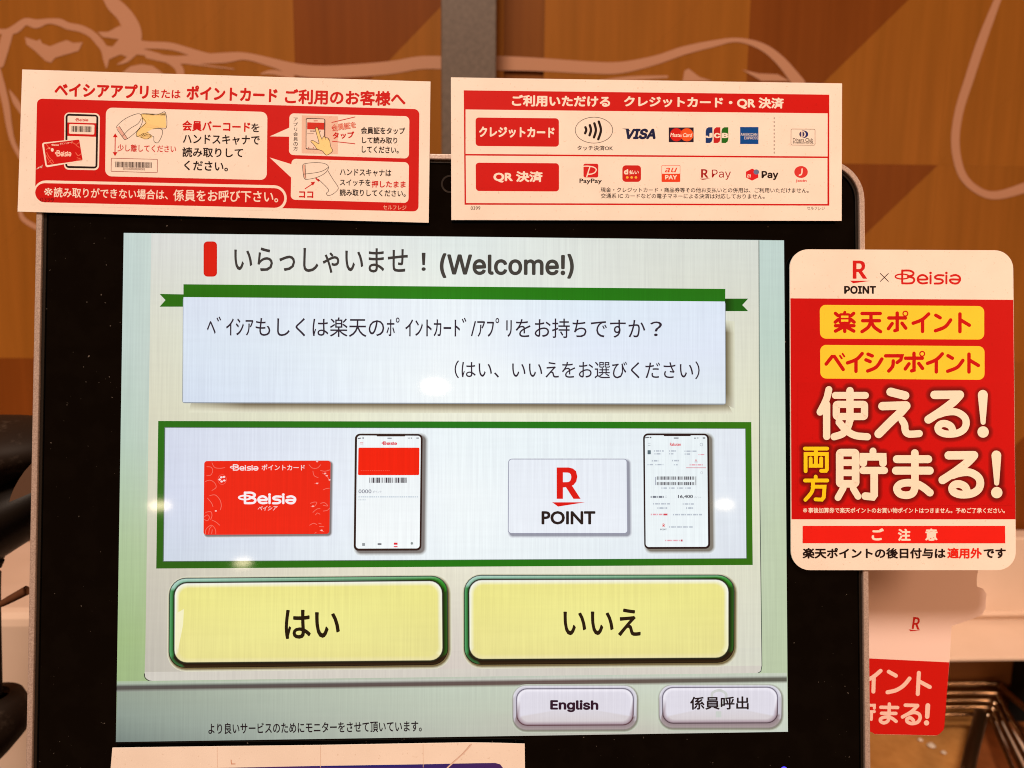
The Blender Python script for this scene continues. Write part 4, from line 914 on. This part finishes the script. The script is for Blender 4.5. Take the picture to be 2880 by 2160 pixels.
tabl = [[shade(POR, (104, 6, 6), float(a)) for a in row] for row in amt]
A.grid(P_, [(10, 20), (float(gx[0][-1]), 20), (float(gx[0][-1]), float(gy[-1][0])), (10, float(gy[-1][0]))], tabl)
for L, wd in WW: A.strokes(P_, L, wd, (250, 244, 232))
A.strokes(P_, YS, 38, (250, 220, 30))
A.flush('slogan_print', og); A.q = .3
A.text(F_, '※', (190, 798), (228, 798), 40, PW, off=.004); A.text(F_, '事後加算券で楽天ポイントのお買い物ポイントはつきません。予めご了承ください。', (238, 798), (2038, 800), 50, PW, off=.02)
A.poly(F_, [(187, 940), (2039, 940), (2041, 1099), (187, 1098)], (228, 34, 26))
A.text(F_, 'ご', (818, 1018), (930, 1018), 112, PW, off=.045); A.text(F_, '注', (1058, 1022), (1175, 1022), 112, PW, off=.04); A.text(F_, '意', (1308, 1020), (1421, 1020), 112, PW, off=.04)
A.text(F_, '楽天ポイントの後日付与は', (187, 1190), (1495, 1190), 98, INK, off=.036); A.text(F_, '適用外', (1511, 1190), (1828, 1190), 98, (226, 40, 26), off=.036); A.text(F_, 'です', (1843, 1190), (2046, 1190), 92, INK, off=.036)
A.flush('notice_print', og)

# sheet taped below the screen
sp4 = mplane(.0026)
f5 = lambda x, y: (280 + x * 1240 / 2212, 2060 + y * 1240 / 2212)
ol = [f5(64, 78), f5(600, 71), f5(1100, 65), f5(1600, 56), f5(1850, 52), f5(2000, 54), f5(2133, 58), (1478, 2300), (300, 2300)]
bg, A = sheet(sp4, 'creased white sheet with a blue and purple panel taped under the screen', 'taped_notice', 'notice', ol, I_)
f, k = I_
pts = [f5(100, 190), f5(500, 180), f5(1100, 168), f5(1600, 160), f5(1900, 154), f5(1985, 153), f5(2010, 160), f5(2024, 178), (1416, 2300), (340, 2300)]
cl = [(170, 120, 140), (90, 50, 120), (0, 40, 150), (50, 40, 130), (70, 45, 120), (70, 45, 120), (70, 45, 120), (70, 45, 120), (60, 40, 120), (90, 60, 130)]
A.up(); A._add(pts, [tuple(t) for t in tessellate_polygon([[Vector((x, y, 0)) for x, y in pts]])], [lin(c) for c in cl]); A.flush('blue_panel', bg)
for x in (590, 1108, 1623): A.stroke((f5, 1240 / 2212), [(x, 74 - (x - 590) * .015), (x + 1, 175)], 2.5, (222, 200, 186), smooth=False); A.flush('crease', bg)
A.stroke((f5, 1240 / 2212), [(1865, 60), (1830, 100), (1770, 155), (1745, 178)], 7, (226, 206, 196)); A.stroke((f5, 1240 / 2212), [(1858, 62), (1820, 106), (1764, 156)], 3, (206, 180, 168))
A.flush('crease', bg)
A.stroke((f5, 1240 / 2212), [(660, 138), (662, 158), (680, 158)], 5, (214, 170, 150), smooth=False)
A.flush('ink_mark', bg)

# acrylic shop sign hanging behind the right edge (its cartoon is left out)
sp5 = mplane(-.030)
q6, g_ = Q6[0], G_[0]
ol = [(2380, 1500), (2752, 1500), q6(1640, 110), q6(1622, 215), q6(1625, 310), q6(1700, 332), q6(1745, 400), q6(1738, 500), q6(1735, 570), q6(1690, 660), q6(1560, 715), q6(1312, 800), g_(1530, 690), g_(1482, 1285), g_(1474, 1312), g_(1436, 1350), g_(1410, 1362), g_(845, 1350), g_(818, 1330), (2380, 2060)]
hg = empty('hanging_sign', sp5.at(2520, 1820), 'glossy white and red acrylic sign half hidden behind the right edge of the monitor', 'sign')
plate('acrylic_panel', sp5, ol, I_, .0015, MG, (236, 214, 208), hg)
A = Sheet(sp5, MG, .00001)
A.poly(I_, [(2380, 1846), g_(805, 657), g_(1529, 692), g_(1483, 1284), g_(1474, 1312), g_(1436, 1350), g_(1411, 1361), g_(845, 1349), g_(818, 1330), (2380, 2055)], (196, 22, 18))
CP = (236, 206, 198)
A.strokes(G_, [[(900, 770), (830, 828), (760, 860)], [(838, 820), (834, 960)], [(975, 778), (1040, 815)], [(1165, 840), (1110, 905), (1040, 948), (963, 966)], [(1250, 788), (1240, 982)], [(1256, 868), (1350, 918)]], 36, CP)
A.strokes(G_, [('line', [(790, 1085), (843, 1085), (843, 1112)]), [(800, 1143), (843, 1143)], [(818, 1148), (815, 1215)]], 26, CP)
A.strokes(G_, [[(902, 1103), (1056, 1106)], [(908, 1158), (1040, 1160)], [(980, 1074), (975, 1190), (965, 1230), (930, 1246), (900, 1230), (905, 1205), (950, 1192), (1000, 1202), (1042, 1232)]], 31, CP)
A.strokes(G_, [[(1126, 1084), (1238, 1087)], [(1238, 1090), (1180, 1145), (1100, 1192)], [(1155, 1165), (1205, 1150), (1250, 1165), (1262, 1200), (1238, 1240), (1185, 1252), (1145, 1236), (1142, 1212), (1172, 1200), (1200, 1222)]], 32, CP)
A.strokes(G_, [[(1332, 1088, 44), (1326, 1190, 40)], ('dot', 1320, 1246, 24)], 42, CP)
A.flush('red_panel', hg); A.hold()
# a little red letter mark stays
f6, k6 = Q6
def rot(x, y): return f6(x + (y - 760) * -.14, y + (x - 870) * .12)
rmark(A, (rot, k6), 825, 925, 690, 840, (190, 34, 30), [(790, 850), (935, 850), (815, 872)])
A.flush('letter_mark', hg)

# ------------------------------------------------------------------ round ceiling lamps of the shop behind the photographer (seen mirrored in the glass)
ml_, n, l, b = newmat('lamp_glow', .5, (1, 1, 1)); b.inputs['Emission Color'].default_value = (1, .80, .52, 1); b.inputs['Emission Strength'].default_value = 26
mr_, *_ = newmat('lamp_trim', .4, (.8, .78, .75))
for px, py, ang, lb in ((1223, 1087, .035, 'round warm ceiling lamp mirrored in the white notice box'), (449, 1422, .026, 'round ceiling lamp mirrored at the left green border'), (2038, 1419, .022, 'round ceiling lamp mirrored beside the second phone picture'), (683, 1583, .022, 'round ceiling lamp mirrored at the bottom green border')):
    d = ray(px, py); p0 = mp.at(px, py); r = (d - 2 * d.dot(AN) * AN).normalized()
    H = 1.7; t = min((H - p0.z) / max(r.z, .05), 7.5); c = p0 + r * t
    if r.z * 7.5 < H - p0.z: pass
    dist = (c - CAM).length + (p0 - CAM).length * 0; R0 = ang * dist / 2
    e = empty('ceiling_lamp', c, lb, 'ceiling lamp', 'round ceiling lamps behind the photographer')
    R0 *= .5 / .5; v = []; fs = []
    for i in range(9):
        for j in range(20):
            th = math.pi * i / 8; ph = 2 * math.pi * j / 20
            v.append(c + Vector((math.sin(th) * math.cos(ph) * R0, math.sin(th) * math.sin(ph) * R0, math.cos(th) * R0 * .42)))
    for i in range(8):
        for j in range(20): fs.append((i * 20 + j, i * 20 + (j + 1) % 20, (i + 1) * 20 + (j + 1) % 20, (i + 1) * 20 + j))
    put('lamp_globe', v, fs, ml_, e, smooth=True)
    tube('lamp_rod', [c + Vector((0, 0, R0 * .42)), c + Vector((0, 0, R0 * .42 + .25))], .008, mr_, e, smooth=False)
bpy.context.view_layer.update()
